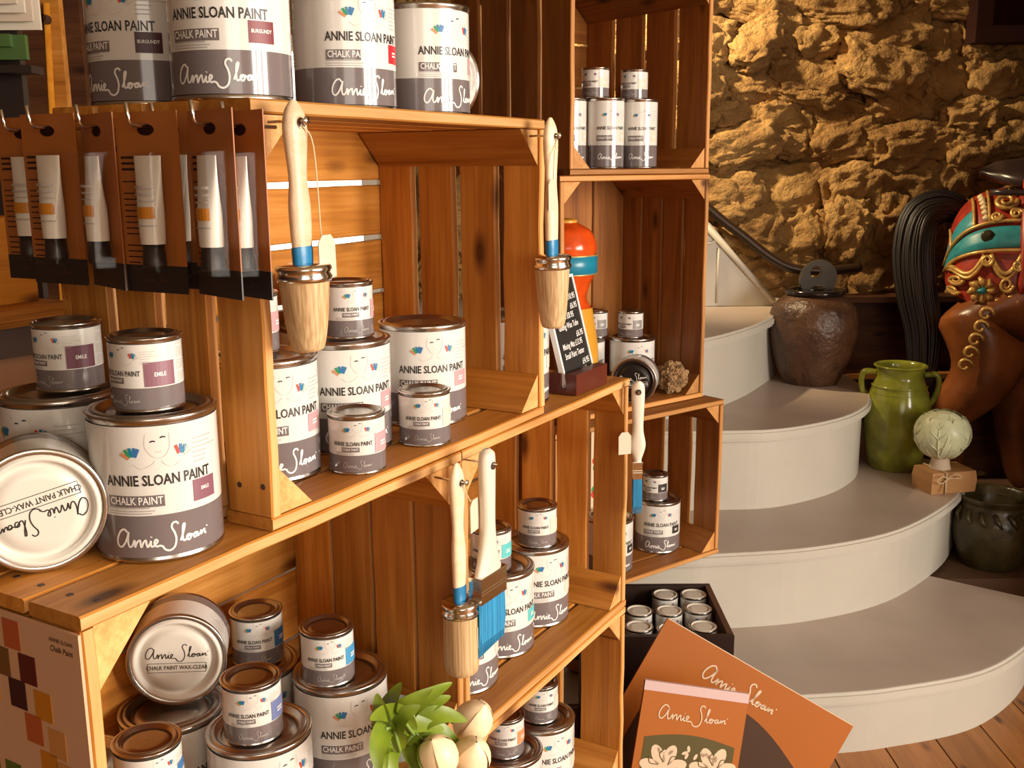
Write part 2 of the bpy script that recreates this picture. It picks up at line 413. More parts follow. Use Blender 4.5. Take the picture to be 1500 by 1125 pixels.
while z < ZC:
    h = rs.uniform(.11, .25); x = -.35 + rs.uniform(-.1, .1)
    while x < X1:
        wd = rs.uniform(.14, .36) * (.75 + h)
        o = link('stone', variants[rs.randrange(16)], wall_back, (x + wd / 2, Y1 - .045 + rs.uniform(-.02, .03), z + h / 2 + rs.uniform(-.035, .035)), (rs.uniform(-.3, .3), rs.uniform(-.35, .35), rs.uniform(-.25, .25)))
        o.scale = (wd * .60, rs.uniform(.06, .11), h * .62)
        x += wd
    z += h

# staircase: sweeping painted steps
def inset(pts, d):
    out = []
    for i, p in enumerate(pts):
        a = pts[max(i - 1, 0)]; b = pts[min(i + 1, len(pts) - 1)]
        dx, dy = b[0] - a[0], b[1] - a[1]; l = math.hypot(dx, dy); out.append((p[0] - dy / l * d, p[1] + dx / l * d))
    return out
STEPS = [
    (0.0, .175, [(-.9, 2.21), (.2, 2.225), (.746, 2.263), (.957, 2.300), (1.17, 2.372), (1.338, 2.50), (1.47, 2.66), (1.53, 2.80)], [(1.28, 2.99), (1.2, 3.9), (-.9, 3.9)]),
    (.175, .402, [(-.9, 2.575), (.3, 2.585), (.561, 2.598), (.827, 2.645), (1.097, 2.775), (1.349, 3.024), (1.49, 3.24), (1.525, 3.34), (1.53, 3.42)], [(1.45, 3.50), (1.42, 4.15), (-.9, 4.15)]),
    (.402, .653, [(-.9, 2.925), (.4, 2.93), (.609, 2.932), (.80, 2.955), (1.001, 3.075), (1.13, 3.22), (1.20, 3.36), (1.24, 3.52)], [(1.24, 4.15), (-.9, 4.15)]),
    (.653, .897, [(-.9, 3.03), (.3, 3.03), (.50, 3.07), (.623, 3.15), (.788, 3.36), (.90, 3.55), (.997, 3.738), (1.08, 3.95)], [(1.1, 4.15), (-.9, 4.15)])]
for i, (z0, z1, nose, back) in enumerate(STEPS):
    c = catmull(nose, 6)
    rc = inset(c, .028)
    r_ = MB().prism(rc + back, z0, z1 - .034).build('stair_riser', 'stair_paint'); r_.name = 'trim_%d' % (2 * i + 1); struct(r_)
    t = MB(); c0 = inset(c, .006)
    n = len(c); poly = c + back
    # rounded nosing: three stacked outlines
    for za, zb, d in ((z1 - .034, z1 - .026, .006), (z1 - .026, z1 - .008, 0), (z1 - .008, z1, .006)):
        t.prism((inset(c, d) if d else c) + back, za, zb)
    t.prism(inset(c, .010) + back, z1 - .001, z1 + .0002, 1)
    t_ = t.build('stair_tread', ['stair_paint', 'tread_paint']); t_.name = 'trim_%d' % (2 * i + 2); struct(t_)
# white triangular panelled string beside the upper flight
A = at_depth(1141, 437, 3.88); A.z = .899; yb = A.y
def pw_(px, py): return on_plane(px, py, (0, yb, 0), Vector((0, 1, 0)))
p1 = pw_(1141, 437); p2 = pw_(1040, 327); p3 = pw_(930, 250)
poly = [(p3.x, .899), (p1.x, .899), (p2.x, p2.z), (p3.x, p3.z)]
Mx = Matrix(((1, 0, 0, 0), (0, 0, -1, yb), (0, 1, 0, 0), (0, 0, 0, 1)))
q = MB().prism(poly, -.04, 0, M=Mx)
edge = [(p1.x - .02, .915), (p2.x - .02, p2.z - .005), (p3.x, p3.z - .015)]
for a, b in zip(edge[:-1], edge[1:]):
    q.tube([Mx @ Vector((a[0], a[1], .004)), Mx @ Vector((b[0], b[1], .004))], .012, 6)
e2 = [(p3.x, .96), (p2.x - .02, .96 + .19), (p1.x - .17, .925)]
q.tube([Mx @ Vector((p3.x, p2.z - .09, .003)), Mx @ Vector((p2.x + .0, p2.z - .075, .003)), Mx @ Vector((p2.x + .035, p2.z - .06, .003))], .006, 6)
q.tube([Mx @ Vector((p2.x + .035, p2.z - .09, .003)), Mx @ Vector((p2.x + .035, .91, .003))], .005, 6)
q_ = q.build('stair_string', 'stair_paint'); q_.name = 'trim_9'; struct(q_)

# ------------------------------------------------------------------ crates
YA = .52583; AO = Vector((-.20933, .85845, 0)); Z_A = CAMH - .31145
UA = Vector((math.sin(YA), math.cos(YA), 0)); VA = Vector((-math.cos(YA), math.sin(YA), 0)); RA = PI / 2 - YA
def PA(u, v, z): return AO + UA * u + VA * v + Vector((0, 0, z))
YE = .91227; EO = Vector((.43613, 2.30265, 0))
UE = Vector((math.sin(YE), math.cos(YE), 0)); VE = Vector((-math.cos(YE), math.sin(YE), 0)); RE = PI / 2 - YE
def PE(u, v, z): return EO + UE * u + VE * v + Vector((0, 0, z))
T = .012
rb = random.Random(21)
def board_mesh(L, B, H, mat):
    mb = MB(); n = 7; c = .0016
    prof = [(-B / 2 + c, -H / 2), (B / 2 - c, -H / 2), (B / 2, -H / 2 + c), (B / 2, H / 2 - c), (B / 2 - c, H / 2), (-B / 2 + c, H / 2), (-B / 2, H / 2 - c), (-B / 2, -H / 2 + c)]
    wob = [(rb.uniform(-.0011, .0011), rb.uniform(-.0011, .0011)) for _ in range(n)]
    for i in range(n):
        x = -L / 2 + L * i / (n - 1); a, b = wob[i]
        for y, z in prof: mb.v.append((x, y + (a if y < 0 else b), z))
    for i in range(n - 1):
        for j in range(8): mb.f.append((i * 8 + j, (i + 1) * 8 + j, (i + 1) * 8 + (j + 1) % 8, i * 8 + (j + 1) % 8)); mb.mi.append(1 if j in (2, 6) else 0); mb.sm.append(False)
    mb.f += [tuple(range(8)), tuple(reversed([8 * (n - 1) + j for j in range(8)]))]; mb.mi += [0, 0]; mb.sm += [False, False]
    return mb.mesh('board', [mat, mat + '_edge'])
NAIL = MB().lathe([(.0001, .0002), (.0028, .0002), (.003, -.0005)], 8, 0, False).mesh('nail', 'nail_dark')
def nails(parent, L, B, H, side):
    for sx in (-1, 1):
        for sy in (-.28, .25):
            link('nail', NAIL, parent, (sx * (L / 2 - .022 - rb.uniform(0, .006)), sy * B + rb.uniform(-.004, .004), side * (H / 2)), (0 if side > 0 else PI, 0, 0))
ROT = {'x': (0, 0, 0), 'y': (0, 0, PI / 2), 'z': (0, -PI / 2, 0)}
def crate(label, W, H, D, pos, rz, mat='crate_wood', nt=4, ns=4, nbk=4, back='x', gap=.005, group=None, nail=True, post=.042, sidegap=None, topnail=False):
    root = thing('wooden_crate', label, 'crate', pos, (0, 0, rz), group)
    sg = sidegap or gap
    def bd(name, L, B, loc, rot, ns_=0):
        o = link(name, board_mesh(L, B, T - .0004, mat), root, loc, rot)
        if ns_ and nail: nails(o, L, B, T, ns_)
    Di = D - T                                                   # back boards close the rear
    bw = (Di - gap * (nt - 1)) / nt
    for k in range(nt):                                          # top and bottom slats run along the width
        y = bw / 2 + k * (bw + gap)
        bd('top_slat', W, bw, (W / 2, y, H - T / 2), (0, 0, 0), 1 if topnail else 0)
        bd('bottom_slat', W, bw, (W / 2, y, T / 2), (0, 0, 0))
    sw = (Di - sg * (ns - 1)) / ns
    for k in range(ns):                                          # upright side boards
        y = sw / 2 + k * (sw + sg)
        bd('side_board', H - 2 * T - .001, sw, (T / 2, y, H / 2), (0, -PI / 2, 0), 1)
        bd('side_board', H - 2 * T - .001, sw, (W - T / 2, y, H / 2), (0, -PI / 2, 0), 0)
    if back == 'x':
        hb = (H - gap * (nbk + 1)) / nbk
        for k in range(nbk): bd('back_board', W, hb, (W / 2, D - T / 2, gap + hb / 2 + k * (hb + gap)), (PI / 2, 0, 0))
    else:
        hb = (W - gap * (nbk + 1)) / nbk
        for k in range(nbk): bd('back_board', H, hb, (gap + hb / 2 + k * (hb + gap), D - T / 2, H / 2), (0, -PI / 2, -PI / 2))
    e = T + .0006
    for sx in (0, 1):
        for sz in (0, 1):
            x = e if not sx else W - e; zz = e if not sz else H - e
            dx = post if not sx else -post; dz = post if not sz else -post
            tri = [(x, zz), (x + dx, zz), (x, zz + dz)]
            if (dx > 0) != (dz > 0): tri.reverse()
            M = Matrix(((1, 0, 0, 0), (0, 0, 1, 0), (0, 1, 0, 0), (0, 0, 0, 1)))
            mb = MB(); ln = Di - .006
            # local X of the post runs front to back so the grain follows it
            v = [(yy - ln / 2, a, b) for yy in (0, ln) for a, b in tri]
            mb.add([(p[0], p[1] - x - dx / 2, p[2] - zz - dz / 2) for p in v], [(0, 1, 2), (5, 4, 3), (0, 3, 4, 1), (1, 4, 5, 2), (2, 5, 3, 0)]); mb.mi[0] = mb.mi[1] = 1
            o = mb.build('corner_post', [mat, mat + '_edge'], root)
            o.matrix_local = Matrix(((0, 1, 0, x + dx / 2), (1, 0, 0, ln / 2 + .003), (0, 0, 1, zz + dz / 2), (0, 0, 0, 1)))
    return root
HA, WA, DA = .3677, .5, .2566
G = 'wooden crates stacked as shelves'
crate('pine crate with hanging wax cards on its side and four tins on top', WA, HA, DA, PA(0, 0, Z_A), RA, group=G, gap=.007, nbk=5, sidegap=.011)
ZB = Z_A - HA - .0004
crate('pine crate with colour chart pinned to its side, bottom left of photo', WA, HA, DA, PA(-.199, 0, ZB), RA, group=G, gap=.004, post=.052, topnail=True)
crate('pine crate behind the round and blue-bristled brushes, holding tins with a wide board gap', .466, HA, DA, PA(.3035, 0, ZB), RA, group=G, gap=.005, sidegap=.011, nail=False)
ZD = ZB - HA - .0004
ZM = ZB - .3004
crate('lowest visible pine crate below the crate with blue-bristled brush', .466, .30, .30, PA(.3035, 0, ZM), RA, group=G, gap=.005, ns=3, sidegap=.036, nail=False)
crate('bare pine crate under the crate that holds the tulips', WA, HA, DA, PA(-.199, 0, ZD), RA, group=G, nail=False)
ZD2 = ZD - HA - .0004
crate('bare pine crate on the floor in the near column', WA, ZD - .0004, DA, PA(-.199, 0, .0), RA, group=G, nail=False)
crate('bare pine crate on the floor in the middle column', .466, ZM - .0004, .30, PA(.3035, 0, .0), RA, group=G, nail=False)
Z_E = CAMH - .0164
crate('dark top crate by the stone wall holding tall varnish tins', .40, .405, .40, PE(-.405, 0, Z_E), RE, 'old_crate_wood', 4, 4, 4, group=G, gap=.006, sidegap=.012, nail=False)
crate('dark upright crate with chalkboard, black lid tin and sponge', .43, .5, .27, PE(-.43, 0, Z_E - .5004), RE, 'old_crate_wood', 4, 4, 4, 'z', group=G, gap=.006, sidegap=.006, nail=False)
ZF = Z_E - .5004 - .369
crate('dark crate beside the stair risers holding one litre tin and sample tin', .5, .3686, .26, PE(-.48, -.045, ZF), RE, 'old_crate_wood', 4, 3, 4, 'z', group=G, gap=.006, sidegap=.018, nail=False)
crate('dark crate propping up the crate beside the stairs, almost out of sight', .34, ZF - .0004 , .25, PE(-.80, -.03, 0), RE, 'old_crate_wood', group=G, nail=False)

# ------------------------------------------------------------------ paint tins
KINDS = dict(litre=(.0515, .120), sample=(.0285, .060), tall=(.0385, .142), wax=(.0490, .062))
TIN = {}
def tin_parts(kind):
    if kind in TIN: return TIN[kind]
    R, H = KINDS[kind]; P = {}; n = 48 if kind != 'sample' else 36
    s = R / .0515
    rim = .0042 * s
    P['body'] = MB().lathe([(R - .0012, 0), (R + .0004, .0004), (R + .0006, .003 * s), (R - .0006, .0045 * s), (R - .0006, H - rim - .002), (R + .0004, H - rim), (R + .0012, H - rim * .6), (R + .0012, H - rim * .15), (R + .0004, H), (R - .003 * s, H), (R - .0042 * s, H - .001)], n, capb=True).mesh('body', 'tin_metal')
    P['lid'] = MB().lathe([(R - .0038 * s, H - .0012), (R - .0055 * s, H + .0010), (R - .0085 * s, H + .0010), (R - .0098 * s, H - .005 * s), (R - .0145 * s, H - .005 * s), (R - .0165 * s, H - .0022 * s), (R * .5, H - .002 * s), (.0005, H - .002 * s)], n).mesh('lid', 'lid_metal')
    bz = .335 * H; zt = H - rim - .0025; zb = .005 * s
    RL = R + .0002
    P['label'] = MB().lathe([(RL, bz), (RL, zt)], n).mesh('label', 'label_white')
    P['band'] = MB().lathe([(RL, zb), (RL, bz)], n).mesh('band', 'band_grey')
    Ri = RL + .00035
    sm = kind == 'sample'
    mb = MB(); wrap(mb, text2d('ANNIE SLOAN PAINT', .0122 * s * (.86 if sm else 1), .76, .02), Ri, -.006 if sm else 0, (.53 if sm else .575) * H); P['lettering'] = mb.mesh('lettering', 'ink_black')
    mb = MB(); patch(mb, Ri - .0001, -.044 * s * (.7 if sm else 1), .002 * s, .395 * H, .475 * H)
    P['badge'] = mb.mesh('badge', 'band_grey')
    mb = MB(); wrap(mb, text2d('CHALK PAINT', .0088 * s * (.68 if sm else 1), .78, .015), Ri + .0002, -.021 * s * (.7 if sm else 1), .437 * H); P['badge_lettering'] = mb.mesh('lettering', 'ink_white')
    mb = MB(); patch(mb, Ri, *((.018, .0435) if sm else (.026 * s, .050 * s)), (.35 if sm else .385) * H, (.68 if sm else .535) * H); P['swatch'] = mb.mesh('swatch', 'sw_plum')
    sc_ = (.0308, .51 * H) if sm else (.038 * s, .465 * H)
    for word in ('EMILE', 'BURGUNDY', ''):
        mb = MB()
        if word: wrap(mb, text2d(word, .0042 if not sm else .0046, .85, .02), Ri + .0003, *sc_)
        else:
            for q_ in (0, -.003): patch(mb, Ri + .0003, sc_[0] - .005, sc_[0] + .004, sc_[1] + q_, sc_[1] + q_ + .0016, n=3)
        P['word_' + word] = mb.mesh('lettering', 'ink_white')
    mb = MB(); wrap(mb, signature2d(.076 * s * (.7 if sm else 1), .20 if not sm else .16), Ri, -.001, .17 * H); P['signature'] = mb.mesh('signature', 'ink_white' if not sm else 'fine_ink')
    mb = MB()
    r0 = random.Random(3)
    for k, zz in enumerate((.385, .365, .347)):
        patch(mb, Ri, -.044 * s, (-.044 + .044 * r0.uniform(.7, 1)) * s, zz * H, (zz + .007) * H)
    for c in (.105 * s, -.105 * s):
        for k in range(20):
            zz = .37 + k * .028
            if k % 6 == 5: continue
            patch(mb, Ri, c - .02 * s, c + .02 * s * r0.uniform(.3, 1), zz * H, (zz + .008) * H, n=4)
    for k in range(6):
        patch(mb, Ri, .028 * s, (.028 + .028 * r0.uniform(.4, 1)) * s, (.66 + k * .032) * H, (.665 + k * .032) * H, n=3)
    wrap(mb, ribbon([(-.04 * s, 0), (.045 * s, 0)], .0003), Ri, 0, .515 * H)
    P['fine_print'] = mb.mesh('fine_print', 'fine_ink')
    # two hands with painted fingers and a face in thin line
    mb = MB()
    def stroke(pts, wd, mi): wrap(mb, ribbon(catmull([(x * s, y * s) for x, y in pts], 4), wd * s), Ri, 0, .76 * H, mi)
    fan = [(2, -62), (1, -40), (3, -20), (4, 0), (4, 16)]
    for mi, a in fan:
        a = math.radians(a + 8); x, y = math.sin(a), math.cos(a)
        stroke([(-.020 + .004 * x, -.006 + .004 * y), (-.020 + .0115 * x, -.006 + .0115 * y)], .0026, mi)
    for mi, a in [(5, -18), (4, 4), (3, 24), (0, 44), (0, 64)]:
        a = math.radians(a); x, y = math.sin(a), math.cos(a)
        stroke([(.017 + .004 * x, -.006 + .004 * y), (.017 + .0115 * x, -.006 + .0115 * y)], .0026 if mi else .0014, mi)
    stroke([(-.009, .016), (-.010, .006), (-.005, -.002), (.001, -.004), (.006, -.001), (.009, .006), (.009, .016)], .0004, 0)
    stroke([(-.020, -.008), (-.014, -.012), (-.006, -.009), (-.003, -.006)], .0004, 0)
    stroke([(.017, -.008), (.010, -.012), (.004, -.009), (.002, -.006)], .0004, 0)
    stroke([(-.006, .0095), (-.004, .0103), (-.002, .0098)], .0011, 6); stroke([(.002, .0125), (.004, .0133), (.006, .0128)], .0011, 6)
    stroke([(-.0015, .0015), (.001, .001), (.0025, .0018)], .0006, 0)
    stroke([(.009, .008), (.02, .007), (.021, -.001)], .0003, 0)
    P['illustration'] = mb.mesh('illustration', ['face_line', 'floral_green', 'sw_orange', 'urn_blue', 'sw_blue', 'floral_red', 'ink_black'])
    TIN[kind] = P; return P
TG = 'paint tins'
def tin(kind, label, x, y, z, ang=0.0, sw='sw_plum', tilt=None, lidmat=None, name=None, M=None):
    P = tin_parts(kind)
    phi = math.atan2(-x, y) + math.radians(ang)
    root = thing(name or ('paint_tin' if kind != 'sample' else 'sample_tin'), label, 'tin', (x, y, z + .0002), (0, 0, phi), TG)
    if M is not None: root.matrix_world = M
    link('body', P['body'], root); ld = link('lid', P['lid'], root)
    if lidmat: ld.data = P['lid'].copy(); ld.data.materials[0] = MATS[lidmat]
    lb = link('label', P['label'], root); bd = link('band', P['band'], root)
    link('lettering', P['lettering'], lb)
    bg = link('badge', P['badge'], lb); link('badge_lettering', P['badge_lettering'], lb)
    so_ = link('swatch', P['swatch'], lb); so_.material_slots[0].link = 'OBJECT'; so_.material_slots[0].material = MATS[sw]
    link('lettering', P['word_' + {'sw_plum': 'EMILE', 'sw_mauve': 'EMILE', 'sw_burgundy': 'BURGUNDY', 'sw_darkred': 'BURGUNDY'}.get(sw, '')], lb)
    link('fine_print', P['fine_print'], lb)['kind'] = 'stuff'; link('illustration', P['illustration'], lb); link('signature', P['signature'], bd)
    return root, ld
def ta(kind, label, u, v, z, ang=0, sw='sw_plum', **k):
    p = PA(u, v, z); return tin(kind, label, p.x, p.y, z, ang, sw, **k)
def te(kind, label, u, v, z, ang=0, sw='sw_plum', **k):
    p = PE(u, v, z); return tin(kind, label, p.x, p.y, z, ang, sw, **k)
HL = .1208; HS = .0608
# on top of the middle crate
zt = Z_A + HA
ta('litre', 'litre tin with near-black red swatch, leftmost on top of the upper crate', .072, .198, zt, -38, 'sw_darkred')
ta('litre', 'litre tin with burgundy swatch at the front corner on top of upper crate', .056, .072, zt, -12, 'sw_burgundy')
ta('litre', 'litre tin with bright red swatch at its right edge on upper crate top', .232, .088, zt, 28, 'sw_red')
ta('litre', 'litre tin farthest right standing on top of the upper crate, white streak reflections', .380, .092, zt, 42, 'sw_pink')
# a tin lying on its side behind the last one
def lying(kind, label, pos, face, spin, **k):
    """lid faces direction `face`; resting on the rolled side; spin turns the print about the axis"""
    zax = Vector(face).normalized(); xax = Vector((0, 0, 1)).cross(zax).normalized(); yax = zax.cross(xax)
    H = KINDS[kind][1]
    M = Matrix((xax, yax, zax)).transposed().to_4x4() @ Matrix.Rotation(spin, 4, 'Z')
    M.translation = Vector(pos) - zax * H
    return tin(kind, label, 0, 1, 0, M=M, **k)
p = PA(.4965, .140, zt + .0505); lying('wax', 'tin lying on its side behind the last upright tin on top crate', p, UA * 1.0 + VA * .04, .4, name='paint_tin')
# on the lower shelf left of the middle crate
ta('litre', 'large front litre tin with plum swatch left of the crate with brushes', -.0640, .068, Z_A, 3, 'sw_mauve')
ta('sample', 'sample tin with plum swatch stacked on the large front litre tin', -.0690, .064, Z_A + HL, -40, 'sw_mauve')
ta('litre', 'litre tin behind the lying wax tin, carrying a sample tin', -.062, .187, Z_A, -40, 'sw_plum')
ta('sample', 'sample tin with dark plum swatch on the rear left litre tin', -.050, .187, Z_A + HL, -40, 'sw_plum')
def lid_print(ld, kind, ink, text, flip=0.0, k=1.0):
    R, H = KINDS[kind]
    z = H - .0016
    M = Matrix.Translation((0, 0, z)) @ Matrix.Rotation(flip, 4, 'Z')
    mb = MB(); flat_text(mb, signature2d(.062 * k, .13), M @ Matrix.Translation((0, .007, 0))); mb.build('signature', ink, ld)
    mb = MB(); flat_text(mb, text2d(text, .0062 * k, .8, .01), M @ Matrix.Translation((0, -.0085, 0)))
    for yy in (-.0035, -.0135): flat_text(mb, ribbon([(-.029 * k, yy), (.029 * k, yy)], .0005), M)
    for xx in (-.029 * k, .029 * k): flat_text(mb, ribbon([(xx, -.0035), (xx, -.0135)], .0005), M)
    mb.build('lettering', ink, ld)
c = at_depth(57, 737, .805); c.z = Z_A + .0505
_, ld = lying('wax', 'wax tin lying on its side, cream lid facing front with upside-down print', c, Vector((.44, -.90, .0)), 0, lidmat='lid_cream', name='wax_tin')
lid_print(ld, 'wax', 'ink_black', 'CHALK PAINT WAX-CLEAR', math.radians(193), 1.12)
# inside the middle crate
zi = Z_A + T
ta('litre', 'litre tin half hidden by left side of middle crate, pink swatch', .110, .106, zi, 20, 'sw_pink')
ta('sample', 'sample tin glimpsed left of the hanging bristle brush, on a litre tin', .112, .125, zi + HL, 10, 'sw_pink')
ta('litre', 'litre tin in the centre of the middle crate behind the front sample tin', .231, .106, zi, 20, 'sw_pink')
ta('sample', 'sample tin stacked on the centre litre tin in middle crate', .236, .102, zi + HL, 25, 'sw_pink')
ta('litre', 'litre tin at right of the middle crate with nothing stacked on it', .372, .098, zi, 16, 'sw_pink')
ta('litre', 'litre tin deep at the back of the middle crate', .300, .192, zi, 20, 'sw_pink')
ta('sample', 'sample tin stacked at the very back of the middle crate', .285, .195, zi + HL, 40, 'sw_pink')
ta('sample', 'front left sample tin with pink swatch on middle crate floor', .162, .0345, zi, 2, 'sw_pink')
ta('sample', 'front right sample tin standing alone on middle crate floor', .282, .0345, zi, 8, 'sw_cream')
# lower left crate
zi = ZB + T
ta('litre', 'nearest litre tin in the lower left crate under a lavender sample tin', .050, .083, zi, 30, 'sw_lav')
ta('sample', 'sample tin with lavender swatch in the lower left crate', .040, .080, zi + HL, 2, 'sw_lav')
ta('litre', 'litre tin with sky blue swatch beside the tulips', .184, .089, zi, 22, 'sw_sky')
ta('sample', 'sample tin with sky blue swatch stacked beside the tulips', .166, .090, zi + HL, 6, 'sw_sky')
ta('litre', 'back litre tin in lower left crate under dark blue sample', .152, .192, zi, 20, 'sw_blue')
ta('sample', 'sample tin with dark blue swatch at the back of lower left crate', .160, .188, zi + HL, 4, 'sw_blue')
ta('litre', 'litre tin supporting the upright wax tin in lower left crate', .034, .191, zi, 70, 'sw_blue')
ta('litre', 'litre tin under the bottom-left sample tin, low in lower left crate', -.088, .080, zi, 50, 'sw_navy')
ta('sample', 'sample tin with royal blue swatch at the bottom left of crate', -.090, .077, zi + HL, 18, 'sw_blue')
ta('litre', 'tin with navy swatch tucked behind the crate corner at bottom left', -.085, .188, zi, -5, 'sw_navy')
ta('sample', 'sample tin with navy swatch tucked behind crate corner at bottom left', -.098, .180, zi + HL, -2, 'sw_navy')
# wax tin propped with its lid towards the viewer, and another lying behind it
zc_ = zi + HL + .0505; c = on_z(259, 968, zc_)
zax = CAM - c; zax.z = 0; zax = (Matrix.Rotation(math.radians(-8), 3, 'Z') @ zax).normalized()
_, ld = lying('wax', 'wax tin resting on its side, cream lid facing front in lower left crate', c, Vector((zax.x, zax.y, 0)), 0, lidmat='lid_cream', name='wax_tin')
lid_print(ld, 'wax', 'ink_black', 'CHALK PAINT WAX-CLEAR', math.radians(-4))
# middle column, upper crate
ta('litre', 'litre tin at right in the crate behind the blue-bristled brush', .650, .098, zi, 32, 'sw_cream')
ta('sample', 'sample tin on the right litre tin above the blue-bristled brush crate', .641, .088, zi + HL, 5, 'sw_cream')
ta('litre', 'litre tin directly behind the blue-bristled brush', .538, .096, zi, 26, 'sw_teal')
ta('sample', 'sample tin with teal swatch behind the blue brush handle', .524, .098, zi + HL, -4, 'sw_teal')
ta('litre', 'litre tin at the left behind both hanging brushes, mostly hidden', .425, .088, zi, 35, 'sw_cream')
ta('litre', 'litre tin at the back behind the round brush handle', .487, .190, zi, 20, 'sw_cream')
ta('sample', 'sample tin seen between the two brush handles', .490, .185, zi + HL, 20, 'sw_cream')
# middle column, lower crate
zi = ZM + T
ta('litre', 'litre tin under the peach swatch sample in lowest crate', .566, .098, zi, 30, 'sw_orange')
ta('sample', 'sample tin with peach swatch in the lowest visible crate', .558, .098, zi + HL, 4, 'sw_orange')
ta('litre', 'rightmost litre tin in the lowest visible crate', .673, .098, zi, 34, 'sw_cream')
ta('sample', 'sample tin on the rightmost litre tin in lowest visible crate', .670, .100, zi + HL, 18, 'sw_cream')
# tin on the shelf right of the middle crate
ta('litre', 'litre tin squeezed between middle crate and chalkboard sign', .556, .082, Z_A, 38, 'sw_cream')
# dark crates by the wall
zi = Z_E + T
def td(kind, label, px, py, v, z, ang, sw, **k):
    p = on_plane(px, py, PE(0, v, 0), VE); return tin(kind, label, p.x, p.y, z, ang, sw, **k)
td('tall', 'tall varnish tin, right of three in the top dark crate', 936, 200, .075, zi, 12, 'sw_cream')
td('tall', 'tall varnish tin, middle of three in the top dark crate', 887, 200, .085, zi, 20, 'sw_cream')
td('tall', 'tall varnish tin, left of three and half hidden in top dark crate', 832, 200, .128, zi, 20, 'sw_cream')
td('sample', 'sample tin on the right tall varnish tin', 929, 130, .085, zi + .1428, -20, 'sw_cream')
td('sample', 'sample tin on the middle tall varnish tin', 872, 130, .095, zi + .1428, -20, 'sw_cream')
zi = Z_E - .5004 + T
td('litre', 'litre tin carrying a sample tin behind the black wax lid', 926, 515, .142, zi, 20, 'sw_cream')
td('sample', 'right sample tin with grey swatch above the black wax lid', 924, 465, .140, zi + HL, -25, 'sw_grey')
td('litre', 'litre tin behind chalkboard sign in the dark upright crate', 853, 505, .203, zi, 20, 'sw_cream')
td('sample', 'left sample tin with grey swatch beside chalkboard top edge', 872, 455, .197, zi + HL, -25, 'sw_grey')
c = on_plane(928, 545, PE(0, .012, 0), VE); c.z = zi + .0503
f = (CAM - c); f.z = 0; f = Matrix.Rotation(math.radians(-8), 3, 'Z') @ f
_, ld = lying('wax', 'wax tin on its side showing a black lid in dark crate', c, f, 0, lidmat='lid_black', name='wax_tin')
lid_print(ld, 'wax', 'ink_white', 'CHALK PAINT WAX-BLACK', math.radians(8))
zi = ZF + T
td('litre', 'litre tin with black swatch in crate beside the stair risers', 963, 775, .055, zi, 12, 'sw_black')
td('sample', 'sample tin with black swatch in crate beside the stair risers', 960, 712, .055, zi + HL, -22, 'sw_black')
td('litre', 'litre tin peeping past the narrow blue-tipped brush', 893, 775, .030, zi, 20, 'sw_black')

# ------------------------------------------------------------------ brushes
NV = -VA
def arc_prof(pts): return catmull(pts, 5)
def handle_mesh(L, wmax, name_mat, flat=.6, hole=.018):
    """lathe-like flattened handle from z=0 (ferrule) up to L"""
    prof = catmull([(.0095, 0), (.0105, .12 * L), (.0115, .35 * L), (.0095, .55 * L), (.0125, .80 * L), (.0105, .92 * L), (.004, .99 * L), (.0008, L)], 5)
    k = wmax / .0125
    mb = MB().lathe([(r * k, z) for r, z in prof], 18)
    mb.v = [(x, y * flat, z) for x, y, z in mb.v]
    return mb.mesh('handle', name_mat)
def hole_mesh(z, r, y):
    M = Matrix.Translation((0, 0, z)) @ Matrix.Rotation(PI / 2, 4, 'X')
    return MB().lathe([(r, -y), (r + .0012, -y - .0004), (r + .0012, y + .0004), (r, y)], 14, M=M).lathe([(.0001, -y - .0003), (r, -y - .0003)], 14, M=M).lathe([(r, y + .0003), (.0001, y + .0003)], 14, M=M).mesh('hole', 'nail_dark')
def hang(px, py, v): return on_plane(px, py, PA(0, v, 0), VA)
def tagcard(parent, p, rot, w_=.017, h_=.032):
    poly = [(-w_ / 2, -h_), (w_ / 2, -h_), (w_ / 2, -.006), (w_ / 4, 0), (-w_ / 4, 0), (-w_ / 2, -.006)]
    M = Matrix.Translation(p) @ Matrix.Rotation(rot, 4, 'Z') @ Matrix.Rotation(PI / 2, 4, 'X')
    mb = MB(); mb.prism(poly, -.0005, .0005, M=M)
    return mb.build('paper_tag', 'paper', parent)
